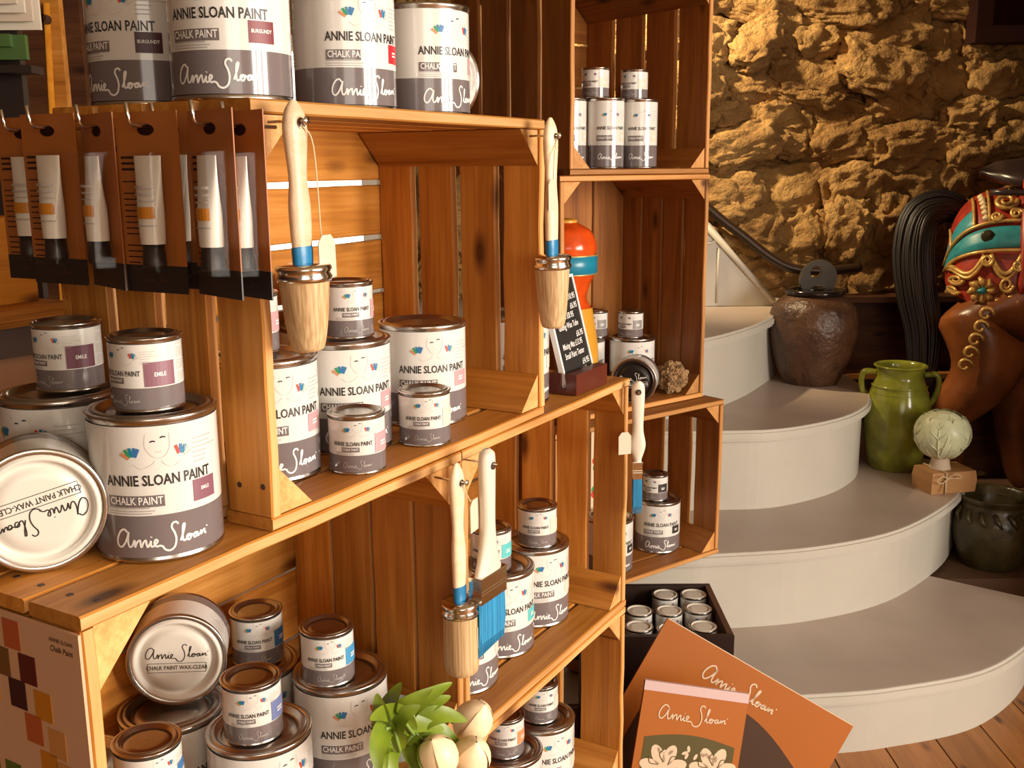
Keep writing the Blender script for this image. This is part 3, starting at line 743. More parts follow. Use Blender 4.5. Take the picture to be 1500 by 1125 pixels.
def round_brush(label, top, bot, v, k, tagside=1, tagz=.6, wide=0):
    """wax brush: top and bottom given as photo pixels on the plane just before the crate front"""
    a = hang(*top, v); b = hang(*bot, v); L = (a - b).length
    zax = (a - b).normalized(); xax = UA - zax * UA.dot(zax); xax.normalize(); yax = zax.cross(xax)
    root = thing('wax_brush', label, 'brush', group='hanging brushes')
    M = Matrix((xax, yax, zax)).transposed().to_4x4(); M.translation = b; root.matrix_world = M
    hb = L * .295; hf = L * .055; R = .0215 * k
    mb = MB().lathe(catmull([(.0005, .0), (R * (.55 + .2 * wide), .001), (R * (.72 + .25 * wide), .010), (R * (.86 + .14 * wide), hb * .5), (R * .98, hb)], 5), 28); mb.build('bristles', 'bristle', root)
    mb = MB().lathe([(R * .9, hb - .001), (R * 1.05, hb - .001), (R * 1.1, hb + .003), (R * 1.02, hb + .006), (R * 1.02, hb + hf - .005), (R * 1.1, hb + hf - .002), (R * 1.05, hb + hf + .001), (R * .4, hb + hf + .002)], 28); mb.build('ferrule', 'chrome', root)
    if wide:
        mb = MB(); patch(mb, R * 1.02, -.010 + .012, .006 + .012, hb * .45, hb * .80); st_ = mb.build('sticker', 'paper', root)
        mb = MB(); patch(mb, R * 1.035, .0065, .0135, hb * .55, hb * .72); mb.build('sticker_print', 'ink_black', st_)
    Lh = L - hb - hf
    h = link('handle', handle_mesh(Lh, .0125 * k, 'handle_wood'), root, (0, 0, hb + hf))
    prof = [(.0098 * k, .0), (.0106 * k, .002), (.0110 * k, Lh * .10), (.0104 * k, Lh * .125)]
    mb = MB().lathe(prof, 18); mb.v = [(x, y * .62, z) for x, y, z in mb.v]; mb.build('painted_band', 'blue_band', h)
    link('hole', hole_mesh(Lh * .86, .0035 * k, .0070 * k), h)
    st = MB().tube(catmull([(0, -.008, L * .90), (tagside * .010, -.010, L * .82), (tagside * .013, -.010, L * tagz)], 5), .0006, 5); st.build('string', 'string', root)
    tagcard(root, (tagside * .018, -.011, L * tagz), .1, .024, .036)
    mb = MB(); zz = hb + hf + Lh * .86
    mb.tube([(0, .028, zz + .002), (0, -.012, zz + .002)], .0013, 8); mb.lathe([(.0001, 0), (.0035, 0), (.0035, .0015), (.0001, .002)], 10, M=Matrix.Translation((0, -.012, zz + .002)) @ Matrix.Rotation(PI / 2, 4, 'X')); mb.build('hanging_nail', 'chrome', root)
    return root
round_brush('pale bristle wax brush hanging at the left of the middle crate opening', (429, 146), (452, 514), -.030, 1.0, 1, .47)
round_brush('pale bristle wax brush hanging at the right corner of middle crate', (806, 172), (810, 480), -.030, 1.0, -1, .72)
round_brush('bristle wax brush with paper sticker hanging left of the blue-bristled brush', (668, 678), (677, 985), -.030, .92, 1, .82, 1)
def flat_brush(label, top, bot, v, wd, th, xdir, mats, hk=1.0, slant=.10):
    a = hang(*top, v); b = hang(*bot, v); L = (a - b).length
    zax = (a - b).normalized(); xax = xdir - zax * xdir.dot(zax); xax.normalize(); yax = zax.cross(xax)
    root = thing('flat_brush', label, 'brush', group='hanging brushes')
    M = Matrix((xax, yax, zax)).transposed().to_4x4(); M.translation = b; root.matrix_world = M
    hb = L * .27; hf = L * .13
    mb = MB(); n = 26                                             # bristle tufts
    for i in range(n):
        x = -wd / 2 + wd * (i + .5) / n; zb = wd * slant * (1 - (i + .5) / n) * 0 + wd * slant * ((n - i) / n) * .0 + wd * slant * (i / n)
        for y in (-th * .3, th * .3):
            mb.tube([(x, y, hb + .002), (x * 1.04, y * 1.1, hb * .5), (x * 1.05, y * .7, zb)], [wd / n * .62, wd / n * .66, wd / n * .3], 5, cap=False)
    mb.box(-wd * .46, wd * .46, -th * .38, th * .38, wd * slant + .01, hb)
    mb.build('bristles', mats[0], root)
    mb = MB().box(-wd / 2, wd / 2, -th / 2, th / 2, hb, hb + hf)
    for zz in (hb + hf * .3, hb + hf * .42, hb + hf * .9): mb.box(-wd / 2 - .0008, wd / 2 + .0008, -th / 2 - .0008, th / 2 + .0008, zz, zz + .0022)
    mb.build('ferrule', mats[1], root)
    Lh = L - hb - hf
    prof = catmull([(wd * .48, 0), (wd * .44, .03 * Lh), (.015 * hk, .20 * Lh), (.0105 * hk, .40 * Lh), (.0115 * hk, .65 * Lh), (.0125 * hk, .85 * Lh), (.011 * hk, .95 * Lh), (.005 * hk, .995 * Lh), (.001, Lh)], 5)
    mb = MB()
    k = 16
    for r, z in prof:
        ty = min(th * .5, r * .8)
        for i in range(k):
            t_ = 2 * PI * i / k; mb.v.append((r * math.cos(t_), ty * math.sin(t_), hb + hf + z))
    for j in range(len(prof) - 1):
        for i in range(k): mb.f.append((j * k + i, j * k + (i + 1) % k, (j + 1) * k + (i + 1) % k, (j + 1) * k + i)); mb.mi.append(0); mb.sm.append(True)
    h = mb.build('handle', mats[2], root)
    link('hole', hole_mesh(hb + hf + Lh * .87, .0032, min(th * .5, .009) + .0004), h)
    mb = MB(); zz = hb + hf + Lh * .87
    mb.tube([(0, .03, zz + .002), (0, -.013, zz + .002)] if xdir is UA else [(.0, -.013, zz), (.0, .013, zz)], .0012, 8); mb.build('hanging_nail', 'chrome', root)
    return root
flat_brush('flat brush with blue bristles and cream handle, hanging before the middle tins', (713, 657), (716, 950), -.046, .054, .016, UA, ('blue_bristle', 'chrome', 'cream_paint'), 1.0, .12)
fb = flat_brush('narrow white-handled brush with blue bristles at far crate corner', (935, 558), (933, 752), -.024, .014, .010, (UA * .5 - VA * .85).normalized(), ('blue_bristle', 'chrome', 'cream_paint'), .8, .1)
tagcard(fb, (-.020, -.006, .13), .3, .02, .034)
# sticker on the lower round brush
# ------------------------------------------------------------------ wax tube cards on pegs
def card(label, px, py, du, yaw, k=1.0, ww=.066):
    """px,py = photo position of the peg hole; du = distance from the crate side"""
    p = on_plane(px, py, PA(-du, 0, 0), UA)
    root = thing('wax_tube_card', label, 'card', p, (0, 0, RA - PI / 2 + math.radians(yaw)), 'tube cards on pegs')
    # local: x right along the face, -y out to the viewer, z up, hole at the origin
    H_ = .142 * k; W_ = ww; z0, z1 = -H_ + .014, .014
    mb = MB().box(-W_ / 2, W_ / 2, -.0005, .0005, z0 + .022, z1); b_ = mb.build('backing_card', 'card_brown', root)
    MB().box(-W_ / 2, W_ / 2, -.0006, .0006, z0, z0 + .0218).build('printed_strip', 'card_black', root)
    mb = MB()
    M = Matrix.Translation((0, -.0009, z0 + .011)) @ Matrix.Rotation(PI / 2, 4, 'X'); flat_text(mb, signature2d(.030, .10), M); mb.build('signature', 'box_edge', root)
    mb = MB(); r_ = random.Random(int(px))
    for k_ in range(19):
        z = -.022 - k_ * .0046
        if k_ in (3, 5, 14): continue
        x0 = -W_ / 2 + .004; th = .0018 if k_ < 3 else .0009
        mb.box(x0, x0 + .019 * r_.uniform(.65, 1), -.0008, -.0006, z, z + th)
    mb.build('fine_print', 'canvas_dark', b_)['kind'] = 'stuff'
    sl = MB(); M = Matrix.Translation((0, -.0008, .0)) @ Matrix.Rotation(PI / 2, 4, 'X')
    sl.lathe([(.0001, 0), (.0045, 0)], 14, M=M @ Matrix.Scale(2.0, 4, (1, 0, 0))); sl.build('hanging_slot', 'canvas_dark', b_)
    # tube: flat crimp at the top, round near the cap
    xc = .009; mb = MB(); n = 20; top, bot = -.020, -.088
    for j in range(9):
        t_ = j / 8; z = top + (bot - top) * t_; a = .0145 - .0040 * t_; b = .0012 + .0075 * min(1, t_ * 1.5)
        for i in range(n):
            an = 2 * PI * i / n; mb.v.append((xc + a * math.cos(an), -.010 + b * math.sin(an), z))
    for j in range(8):
        for i in range(n): mb.f.append((j * n + i, j * n + (i + 1) % n, (j + 1) * n + (i + 1) % n, (j + 1) * n + i)); mb.mi.append(0); mb.sm.append(True)
    tb = mb.build('tube', 'tube_white', root)
    mb = MB()
    for z, hh, c_ in ((-.045, .0022, 0), (-.050, .0016, 0), (-.055, .001, 0), (-.068, .009, 1), (-.074, .001, 0)):
        a = .0105 if c_ == 0 else .0100; b = .0093
        v = []; 
        for i in range(9):
            an = -PI * .82 + PI * .64 * i / 8
            v += [(xc + (a + .0012) * math.cos(an), -.010 + (b + .0006) * math.sin(an), z), (xc + (a + .0012) * math.cos(an), -.010 + (b + .0006) * math.sin(an), z + hh)]
        mb.add(v, [(2 * i, 2 * i + 2, 2 * i + 3, 2 * i + 1) for i in range(8)], c_)
    mb.build('lettering', ['fine_ink', 'ch_ochre'], tb)
    MB().lathe([(.0001, -.106), (.0088, -.106), (.0092, -.104), (.0080, -.0885), (.0001, -.0885)], 18, M=Matrix.Translation((xc, -.010, 0))).build('cap', 'card_black', root)
    # clear blister shell over the tube
    mb = MB(); v = []
    for y_, k_ in ((-.0007, 1.0), (-.019, .93), (-.0215, .86)):
        for x_, z_ in ((-.0165, -.017), (.0165, -.017), (.0145, -.110), (-.0145, -.110)): v.append((xc + x_ * k_, y_, (z_ + .0635) * (k_ * .2 + .8) - .0635))
    mb.add(v, [(8, 9, 10, 11)] + [(r * 4 + i, r * 4 + (i + 1) % 4, r * 4 + 4 + (i + 1) % 4, r * 4 + 4 + i) for r in (0, 1) for i in range(4)])
    mb.build('blister', 'clear_plastic', root)
    return root
CG = [('wax tube card farthest left, half hidden behind its neighbour', 32, 196, .044, 4), ('wax tube card second from left, dark red fine print', 70, 192, .062, 2),
      ('narrow-looking turned wax tube card between two wide ones', 142, 192, .056, -17), ('wide wax tube card in the centre of the peg row', 214, 190, .060, 3),
      ('wax tube card half hidden behind the centre card', 250, 190, .034, 6), ('turned wax tube card, second from the crate corner', 308, 188, .056, -15),
      ('turned wax tube card nearest the crate front corner', 352, 190, .040, -15)]
for lb, px, py, du, yw in CG:
    c_ = card(lb, px, py, du, yw)
    pe = c_.location.copy()
    pg = MB(); d_ = UA * (du - .001)
    pg.tube([pe + Vector((0, 0, .003)) + d_, pe + Vector((0, 0, .003)) - UA * .012, pe + Vector((0, 0, .006)) - UA * .016, pe + Vector((0, 0, .020)) - UA * .018], .0016, 8)
    tag(pg.build('peg_hook', 'chrome'), 'bent metal peg carrying the ' + lb, 'hook', 'metal pegs on crate side')

# ------------------------------------------------------------------ colour chart on the lower left crate side
SP = PA(-.199 - .003, 0, 0)
def side(px, py): return on_plane(px, py, SP, UA)
tr = side(116, 931)
root = thing('colour_chart', 'paint colour chart with coloured squares on left side of lower crate', 'chart', tr, (0, 0, RA - PI / 2))
# local x runs from the back (left) to the front corner, z up
MB().box(-.235, 0, -.0012, .0012, -.33, 0).build('chart_sheet', 'chart_paper', root)
Mi = root.matrix_basis.copy()
Mi = (Matrix.Translation(tr) @ Matrix.Rotation(RA - PI / 2, 4, 'Z')).inverted()
for cpx, cpy, mt in ((19, 928, 'ch_rust'), (5, 966, 'ch_olive'), (43, 980, 'ch_ox'), (29, 1015, 'ch_brown'), (66, 1034, 'ch_ochre'), (53, 1067, 'ch_rust'), (87, 1090, 'ch_tan'), (24, 1135, 'ch_green'), (-8, 1114, 'ch_olive'), (76, 1122, 'ch_ochre'), (100, 1140, 'ch_tan'), (-22, 950, 'ch_tan'), (-10, 1000, 'ch_ochre'), (60, 1160, 'ch_ox')):
    q = Mi @ side(cpx, cpy)
    MB().box(q.x - .0098, q.x + .0098, -.0017, -.0013, q.z - .0118, q.z + .0118).build('colour_square', mt, root)
mb = MB()
q = Mi @ side(91, 940); M = Matrix.Translation((q.x, -.0016, q.z)) @ Matrix.Rotation(PI / 2, 4, 'X')
flat_text(mb, text2d('ANNIE SLOAN', .0045, .9, .01), M)
q = Mi @ side(92, 953); M = Matrix.Translation((q.x, -.0016, q.z)) @ Matrix.Rotation(PI / 2, 4, 'X')
flat_text(mb, text2d('Chalk Paint', .0065, .85, .012, shear=.2), M); mb.build('lettering', 'book_dark', root)

# ------------------------------------------------------------------ chalkboard price sign
bp_ = PA(.615, .012, Z_A)
root = thing('chalkboard_sign', 'small chalkboard price list on dark red wooden base', 'sign', bp_, (0, 0, RA))
mb = MB().box(0, .100, 0, .0165, .0005, .030).box(0, .100, .0245, .042, .0005, .030).box(0, .100, .016, .025, .0005, .008); mb.build('base', 'sign_base', root)
Mb = Matrix.Translation((.008, .020, .009)) @ Matrix.Rotation(math.radians(-15), 4, 'X')
Wb, Hb = .086, .150
MB().box(0, Wb, -.0025, .0025, 0, Hb, M=Mb).build('slate', 'slate', root)
mb = MB()
for a in ((-.004, 0, 0, Hb), (Wb, Wb + .004, 0, Hb), (-.004, Wb + .004, Hb, Hb + .004), (-.004, Wb + .004, -.0, .004)):
    mb.box(a[0], a[1], -.0038, .0038, a[2], a[3], M=Mb)
mb.build('frame', 'ink_white', root)
mb = MB()
rows = ['Wax Tube', '£10.95', '£6.95', 'Stand £8.95', 'Gilding Wax Tube', '£6.95', 'Mixing Mat £13.95', 'Small Paint Tester', '£4.95', 'Apron    £14.95']
for i, t_ in enumerate(rows):
    al = 'RIGHT' if t_[0] == '£' else 'CENTER'
    M = Mb @ Matrix.Translation(((Wb - .004) if al == 'RIGHT' else Wb / 2, -.0028, Hb - .013 - i * .0136)) @ Matrix.Rotation(PI / 2, 4, 'X') @ Matrix.Rotation(.05, 4, 'Z')
    sz = .0118; vf = text2d(t_, sz, .82 if len(t_) < 14 else .70, .012, al, .15); flat_text(mb, vf, M)
mb.build('lettering', 'ink_white', root)

# painted urn behind the sign
p = PE(-.336, .094, 0)
root = thing('painted_urn', 'round red painted urn with a blue band behind the chalkboard', 'urn', (p.x, p.y, Z_E - .5004 + T + .0004))
zt_ = at_depth(832, 318, 2.2).z - root.location.z
MB().lathe(catmull([(.035, 0), (.046, .004), (.040, .03), (.066, .075), (.072, .12), (.058, zt_ - .185)], 5), 32, capb=True).build('lower_body', 'urn_yellow', root)
MB().lathe(catmull([(.0565, zt_ - .188), (.046, zt_ - .168), (.050, zt_ - .145), (.064, zt_ - .113), (.065, zt_ - .111)], 5), 32).build('neck', 'urn_red', root)
MB().lathe([(.063, zt_ - .114), (.068, zt_ - .112), (.068, zt_ - .076), (.063, zt_ - .074)], 32).build('blue_band', 'urn_blue', root)
for zz in (zt_ - .075, zt_ - .113): MB().lathe([(.066, zz - .002), (.0692, zz), (.066, zz + .002)], 32).build('gilt_ring', 'gold', root)
MB().lathe(catmull([(.064, zt_ - .074), (.066, zt_ - .055), (.054, zt_ - .026), (.030, zt_ - .011), (.024, zt_ - .008)], 5), 32).build('dome', 'urn_red', root)
MB().lathe(catmull([(.025, zt_ - .009), (.024, zt_ - .003), (.012, zt_), (.0005, zt_ + .001)], 4), 24).build('top_cap', 'urn_yellow', root)

# natural sponge
p = on_plane(984, 560, PE(0, .035, 0), VE); zs = Z_E - .5004 + T
bm = bmesh.new(); bmesh.ops.create_icosphere(bm, subdivisions=5, radius=1)
for v in bm.verts:
    q = v.co.copy(); n1 = noise.fractal(q * 2.2, .9, 2, 4); n2 = noise.noise(q * 11); v.co = Vector((q.x * .034, q.y * .030, q.z * .034)) * (1 + .22 * n1 + .12 * n2 + .08 * noise.noise(q * 27))
me = bpy.data.meshes.new('sponge'); bm.to_mesh(me); bm.free(); me.materials.append(MATS['sponge']); 
zmin = min(v.co.z for v in me.vertices); o = link('natural_sponge', me, None, (p.x, p.y, zs - zmin + .0004)); tag(o, 'shaggy brown natural sponge beside the black-lidded tin', 'sponge')

# floral tin box deep in the crate, seen through the board gap
p = at_depth(868, 640, 2.36)
root = thing('floral_box', 'tall floral box with red and green motifs seen through crate gap', 'box', (p.x, p.y, ZF + T + .0004), (0, 0, RE))
MB().box(-.04, .04, -.04, .04, 0, .30).build('box_body', 'floral_cream', root)
mb = MB()
rf = random.Random(4)
for k in range(26):
    M = Matrix.Translation((rf.uniform(-.033, .033), -.0405, rf.uniform(.12, .29))) @ Matrix.Rotation(PI / 2, 4, 'X'); mb.lathe([(.0001, 0), (rf.uniform(.006, .011), 0)], 9, k % 2, False, M=M)
    M = Matrix.Translation((-.0405, rf.uniform(-.033, .033), rf.uniform(.12, .29))) @ Matrix.Rotation(-PI / 2, 4, 'Y'); mb.lathe([(.0001, 0), (rf.uniform(.006, .011), 0)], 9, k % 2, False, M=M)
mb.build('motifs', ['floral_red', 'floral_green'], root)

# painted jar on the first step, seen through the lowest crate
p = on_z(852, 988, .175)
root = thing('painted_jar', 'squat orange jar with blue lid on the bottom step behind crates', 'jar', (p.x, p.y + .03, .1755))
MB().lathe(catmull([(.024, 0), (.040, .012), (.046, .032), (.040, .048)], 5), 28, capb=True).build('jar_body', 'urn_yellow', root)
MB().lathe(catmull([(.043, .046), (.045, .052), (.036, .085), (.015, .100), (.0005, .103)], 5), 28).build('lid', 'urn_blue', root)

# ------------------------------------------------------------------ box of sample tins, books
bx0, bx1, by0, by1, bh = .150, .446, 1.935, 2.205, .485
root = thing('open_box', 'dark open box full of pale-lidded sample tins beside the stairs', 'box', ((bx0 + bx1) / 2, (by0 + by1) / 2, .0005))
hw, hd = (bx1 - bx0) / 2, (by1 - by0) / 2
MB().box(-hw, hw, -hd, -hd + .012, 0, bh).build('front_panel', 'box_dark', root)
MB().box(-hw, hw, hd - .012, hd, 0, bh).build('rear_panel', 'box_dark', root)
MB().box(-hw, -hw + .012, -hd + .0125, hd - .0125, 0, bh).build('side_panel', 'box_dark', root)
MB().box(hw - .012, hw, -hd + .0125, hd - .0125, 0, bh).build('side_panel', 'box_edge', root)
MB().box(-hw + .0125, hw - .0125, -hd + .0125, hd - .0125, bh - .076, bh - .066).build('inner_floor', 'box_dark', root)
LP = [(973, 866, 'back row, left'), (1019, 869, 'back row, right'), (936, 893, 'second row, left'), (980, 893, 'second row, middle'), (1023, 890, 'second row, right'), (936, 916, 'third row, left'), (983, 920, 'third row, behind orange book corner'), (1030, 916, 'third row, right, grey dab on lid')]
used = []
for px, py, lb in LP:
    p = on_z(px, py, bh - .067 + .063)
    p.x = min(max(p.x, bx0 + .044), bx1 - .044); p.y = min(max(p.y, by0 + .044), by1 - .044)
    for q in used:
        d = math.hypot(p.x - q[0], p.y - q[1])
        if d < .0605:
            p.y = q[1] - math.sqrt(max(0, .0605 ** 2 - (p.x - q[0]) ** 2))
    used.append((p.x, p.y))
    r_, l_ = tin('sample', 'pale-lidded sample tin in the dark box, ' + lb, p.x, p.y, bh - .0655, 20, 'sw_grey', lidmat='lid_cream')
def panel(root, o3, ex, ey, nrm): pass
def book(name, label, TL, TR_, hgt, th, lean_ref, mats):
    ex = (TR_ - TL); W_ = ex.length; ex.normalize()
    tocam = (CAM - (TL + TR_) / 2).normalized()
    up = Vector((0, 0, 1)); n = ex.cross(Vector((0, 0, 1)));
    if n.dot(tocam) < 0: n = -n
    n = (n.normalized() + Vector((0, 0, lean_ref))).normalized(); n = (n - ex * n.dot(ex)).normalized()
    ey = n.cross(ex).normalized()
    if ey.z < 0: ey = -ey
    root = thing(name, label, 'book')
    M = Matrix((ex, ey, ex.cross(ey))).transposed().to_4x4(); M.translation = TL - ey * hgt; root.matrix_world = M
    return root, W_, hgt
TL = at_depth(978, 906, 1.96); TR_ = at_depth(1250, 1064, 1.96)
# leaning stencil book, resting on its lower right corner
ex = (TR_ - TL).normalized(); n_ = ex.cross(Vector((0, 0, 1)));
n_ = n_ if n_.y < 0 else -n_
n_ = (n_.normalized() + Vector((0, 0, .30))); n_ = (n_ - ex * n_.dot(ex)).normalized(); ey = n_.cross(ex).normalized()
hgt = TR_.z / ey.z - .004
root = thing('stencil_book', 'large orange stencil book leaning askew beside the stairs', 'book')
M = Matrix((ex, ey, ex.cross(ey))).transposed().to_4x4(); M.translation = TL - ey * hgt; root.matrix_world = M
W_ = (TR_ - TL).length
MB().box(0, W_, 0, hgt, -.006, 0).build('cover', 'book_orange', root)
MB().box(.002, W_ - .002, hgt - .0005, hgt + .0012, -.0055, -.0005).build('page_edge', 'book_ink', root)
arc = [(.04 + (W_ - .08) * t_ / 16, hgt - .135 + .055 * math.sin(PI * t_ / 16)) for t_ in range(17)]
mb = MB(); mb.prism([(W_ - .04, .0), (W_ - .04, hgt - .135)][:1] + list(reversed(arc)) + [(.04, .0)], .0003, .0006); mb.build('dark_arch', 'book_dark', root)
mb = MB(); flat_text(mb, signature2d(.155, .17), Matrix.Translation((W_ * .46, hgt - .050, .0009)))
mb.build('signature', 'book_ink', root)
mb = MB(); 
for pts in ([(.19, .02), (.20, .06), (.19, .09), (.18, .10)], [(.20, .05), (.215, .07), (.23, .075)], [(.20, .03), (.18, .05), (.17, .052)]):
    flat_text(mb, ribbon(catmull(pts, 5), .0022), Matrix.Translation((.02, .02, .0010)))
mb.build('stem_motif', 'book_ink', root)
# smaller stencil pack
TL = at_depth(946, 996, 1.82); TR_ = at_depth(1098, 1017, 1.84)
ex = (TR_ - TL).normalized(); n_ = ex.cross(Vector((0, 0, 1))); n_ = n_ if n_.y < 0 else -n_
n_ = (n_.normalized() + Vector((0, 0, .22))); n_ = (n_ - ex * n_.dot(ex)).normalized(); ey = n_.cross(ex).normalized()
hgt = TR_.z / ey.z - .004; W_ = (TR_ - TL).length
root = thing('stencil_pack', 'upright orange stencil pack with pale flowers in front of the book', 'book')
M = Matrix((ex, ey, ex.cross(ey))).transposed().to_4x4(); M.translation = TL - ey * hgt; root.matrix_world = M
MB().box(0, W_, 0, hgt - .017, -.008, 0).build('cover', 'book_orange', root)
MB().box(-.0005, W_ + .0005, hgt - .0168, hgt, -.0082, .0005).build('header_fold', 'book_pink', root)
mb = MB(); flat_text(mb, signature2d(.125, .15), Matrix.Translation((W_ * .50, hgt - .052, .0009))); mb.build('signature', 'book_ink', root)
arc = [(.014 + (W_ - .026) * t_ / 16, hgt - .098 + .012 * math.sin(PI * t_ / 16)) for t_ in range(17)]
mb = MB().prism([(W_ - .012, .02)] + list(reversed(arc)) + [(.014, .02)], .0003, .0006); mb.build('green_panel', 'book_green', root)
def blob(mb, cx, cy, rx, ry, a=0, mi=0, z=.0010, n=14):
    ca, sa = math.cos(a), math.sin(a)
    pts = [(cx + rx * math.cos(t) * ca - ry * math.sin(t) * sa, cy + rx * math.cos(t) * sa + ry * math.sin(t) * ca) for t in [2 * PI * i / n for i in range(n)]]
    mb.add([(x, y, z) for x, y in pts], [tuple(range(n))], mi)
for (fx, fy) in ((.055, hgt - .150), (.145, hgt - .145), (.100, hgt - .20)):
    mb = MB()
    for k in range(7):
        a = k * 2 * PI / 7 + .3; blob(mb, fx + .024 * math.cos(a), fy + .026 * math.sin(a), .020, .011, a)
    blob(mb, fx, fy, .011, .011, 0, 0, .0012)
    for k in range(7):
        a = k * 2 * PI / 7 + .75; flat_text(mb, ribbon(catmull([(fx + .012 * math.cos(a), fy + .012 * math.sin(a)), (fx + .026 * math.cos(a + .3), fy + .026 * math.sin(a + .3)), (fx + .034 * math.cos(a), fy + .034 * math.sin(a))], 4), .0016), Matrix.Translation((0, 0, .0014)), 1)
    mb.build('flower_motif', ['book_ink', 'book_green'], root)
mb = MB(); rl = random.Random(9)
for k in range(14): blob(mb, .03 + rl.random() * (W_ - .06), hgt - .115 + rl.uniform(-.008, .006), .006, .0028, rl.uniform(0, 3))
mb.build('leaf_motif', 'book_ink', root)

# ------------------------------------------------------------------ tulips in a glass vase inside the lower left crate
vp = PA(.232, .052, ZB + T + .0004)
root = thing('glass_vase', 'small glass vase holding tulips in the lower left crate', 'vase', vp)
MB().lathe([(.0005, .003), (.022, .003), (.025, .03), (.020, .055), (.022, .065), (.0205, .065), (.0185, .055), (.0235, .03), (.021, .005), (.0005, .005)], 28).build('glass', 'vase_glass', root)
def leaf_mesh(mb, pts, wd, mi=0):
    pts = [Vector(p) for p in catmull([tuple(p) for p in pts], 6)]; n = len(pts); v = []
    for i, p in enumerate(pts):
        t_ = i / (n - 1); d = (pts[min(i + 1, n - 1)] - pts[max(i - 1, 0)]).normalized()
        sd_ = d.cross((CAM - p - Vector(vt)).normalized()).normalized(); wv = wd * (max(0, t_) ** .6) * max(0, 1 - t_) / .347 + .0009
        nn = sd_.cross(d).normalized(); cup = .16 * wv; tw = .4 * math.sin(3 * t_)
        s2 = sd_ * math.cos(tw) + nn * math.sin(tw)
        v += [p - s2 * wv + nn * cup, p - s2 * wv * .5 + nn * cup * .3, p, p + s2 * wv * .5 + nn * cup * .3, p + s2 * wv + nn * cup]
    f = [(i * 5 + j, i * 5 + j + 1, (i + 1) * 5 + j + 1, (i + 1) * 5 + j) for i in range(n - 1) for j in range(4)]
    mb.add(v, f, mi, True)
def bulb(c, r, h, axis, k=6):
    """tulip head of overlapping petals"""
    axis = Vector(axis).normalized(); q = axis.to_track_quat('Z', 'Y').to_matrix().to_4x4(); q.translation = Vector(c) - axis * h * .5
    out = []
    for i in range(k):
        mb = MB(); a0 = i * 2 * PI / k; lay = 1.0 if i % 2 == 0 else .90
        rows = 8; cols = 6; v = []
        for j in range(rows + 1):
            t_ = j / rows; rr = r * lay * math.sin(PI * min(1, .09 + .908 * t_)) ** .62; half = .95
            for c_ in range(cols + 1):
                a = a0 + half * (2 * c_ / cols - 1); v.append(q @ Vector((rr * math.cos(a), rr * math.sin(a), h * t_)))
        mb.add(v, [(j * (cols + 1) + c_, j * (cols + 1) + c_ + 1, (j + 1) * (cols + 1) + c_ + 1, (j + 1) * (cols + 1) + c_) for j in range(rows) for c_ in range(cols)], 0, True)
        out.append(mb)
    return out
vt = vp + Vector((0, 0, .06))
heads = [(694, 1054, .030, 'topmost cream tulip head in front of the crate divider', (.45, -.25, .8)), (641, 1106, .029, 'lower left cream tulip head at the bottom edge', (-.2, -.4, .9)), (690, 1108, .030, 'lower right cream tulip head at the bottom edge', (.25, -.4, .85))]
for k, (px, py, r, lb, ax) in enumerate(heads):
    c = hang(px, py, -.045 - .012 * k); axv = Vector(ax).normalized()
    root = thing('tulip', lb, 'flower', vt, group='tulips in the glass vase'); loc = Vector(vt)
    for mb in bulb(c - loc, r * .74, r * 1.8, axv): mb.build('petal', 'petal', root)
    b0 = c - axv * r * .7
    MB().tube(catmull([tuple(Vector((.004 * k - .004, .0, -.05))), tuple(Vector((0, 0, .01)) + (b0 - loc) * .25), tuple((b0 - loc) * .7 + Vector((0, 0, .01))), tuple(b0 - loc)], 6), .0026, 8).build('stem', 'stem', root)
    if k == 0: troot = root
LV = [((578, 1088), (596, 1042), (622, 1022), (662, 1000), .0115), ((570, 1092), (582, 1050), (600, 1030), (634, 1008), .011), ((592, 1090), (618, 1056), (650, 1046), (684, 1056), .0115),
      ((578, 1100), (562, 1064), (557, 1040), (552, 1016), .010), ((584, 1060), (564, 1068), (553, 1098), (556, 1134), .011), ((592, 1062), (577, 1082), (572, 1110), (580, 1144), .012),
      ((602, 1064), (602, 1092), (608, 1116), (614, 1144), .011), ((598, 1066), (626, 1064), (652, 1074), (676, 1094), .0105), ((586, 1082), (570, 1046), (574, 1024), (588, 1000), .010),
      ((606, 1076), (586, 1048), (562, 1044), (542, 1054), .010), ((598, 1082), (612, 1040), (634, 1030), (660, 1020), .010), ((582, 1094), (592, 1062), (614, 1060), (650, 1068), .011), ((590, 1074), (566, 1082), (558, 1102), (566, 1128), .011), ((606, 1070), (624, 1088), (622, 1112), (632, 1140), .010),
      ((586, 1100), (578, 1070), (590, 1048), (616, 1034), .011), ((596, 1100), (610, 1080), (630, 1082), (650, 1100), .010)]
lroot = troot
for k, (a, b, c, d, wd) in enumerate(LV):
    v0 = -.012 - .006 * (k % 5)
    pts = [tuple(hang(*q, v0 - .010 * i) - Vector(vt)) for i, q in enumerate((a, b, c, d))]
    MB().tube(catmull([(.002 * (k % 5) - .004, 0, -.02), tuple(Vector(pts[0]) * .6), pts[0], pts[1]], 4), .0018, 6).build('leaf_stalk', 'stem', troot)
    mb = MB(); leaf_mesh(mb, [Vector(p_) for p_ in pts], wd * .95)
    # vertices are local to the vase mouth
    mb.build('leaf', 'leaf', lroot)

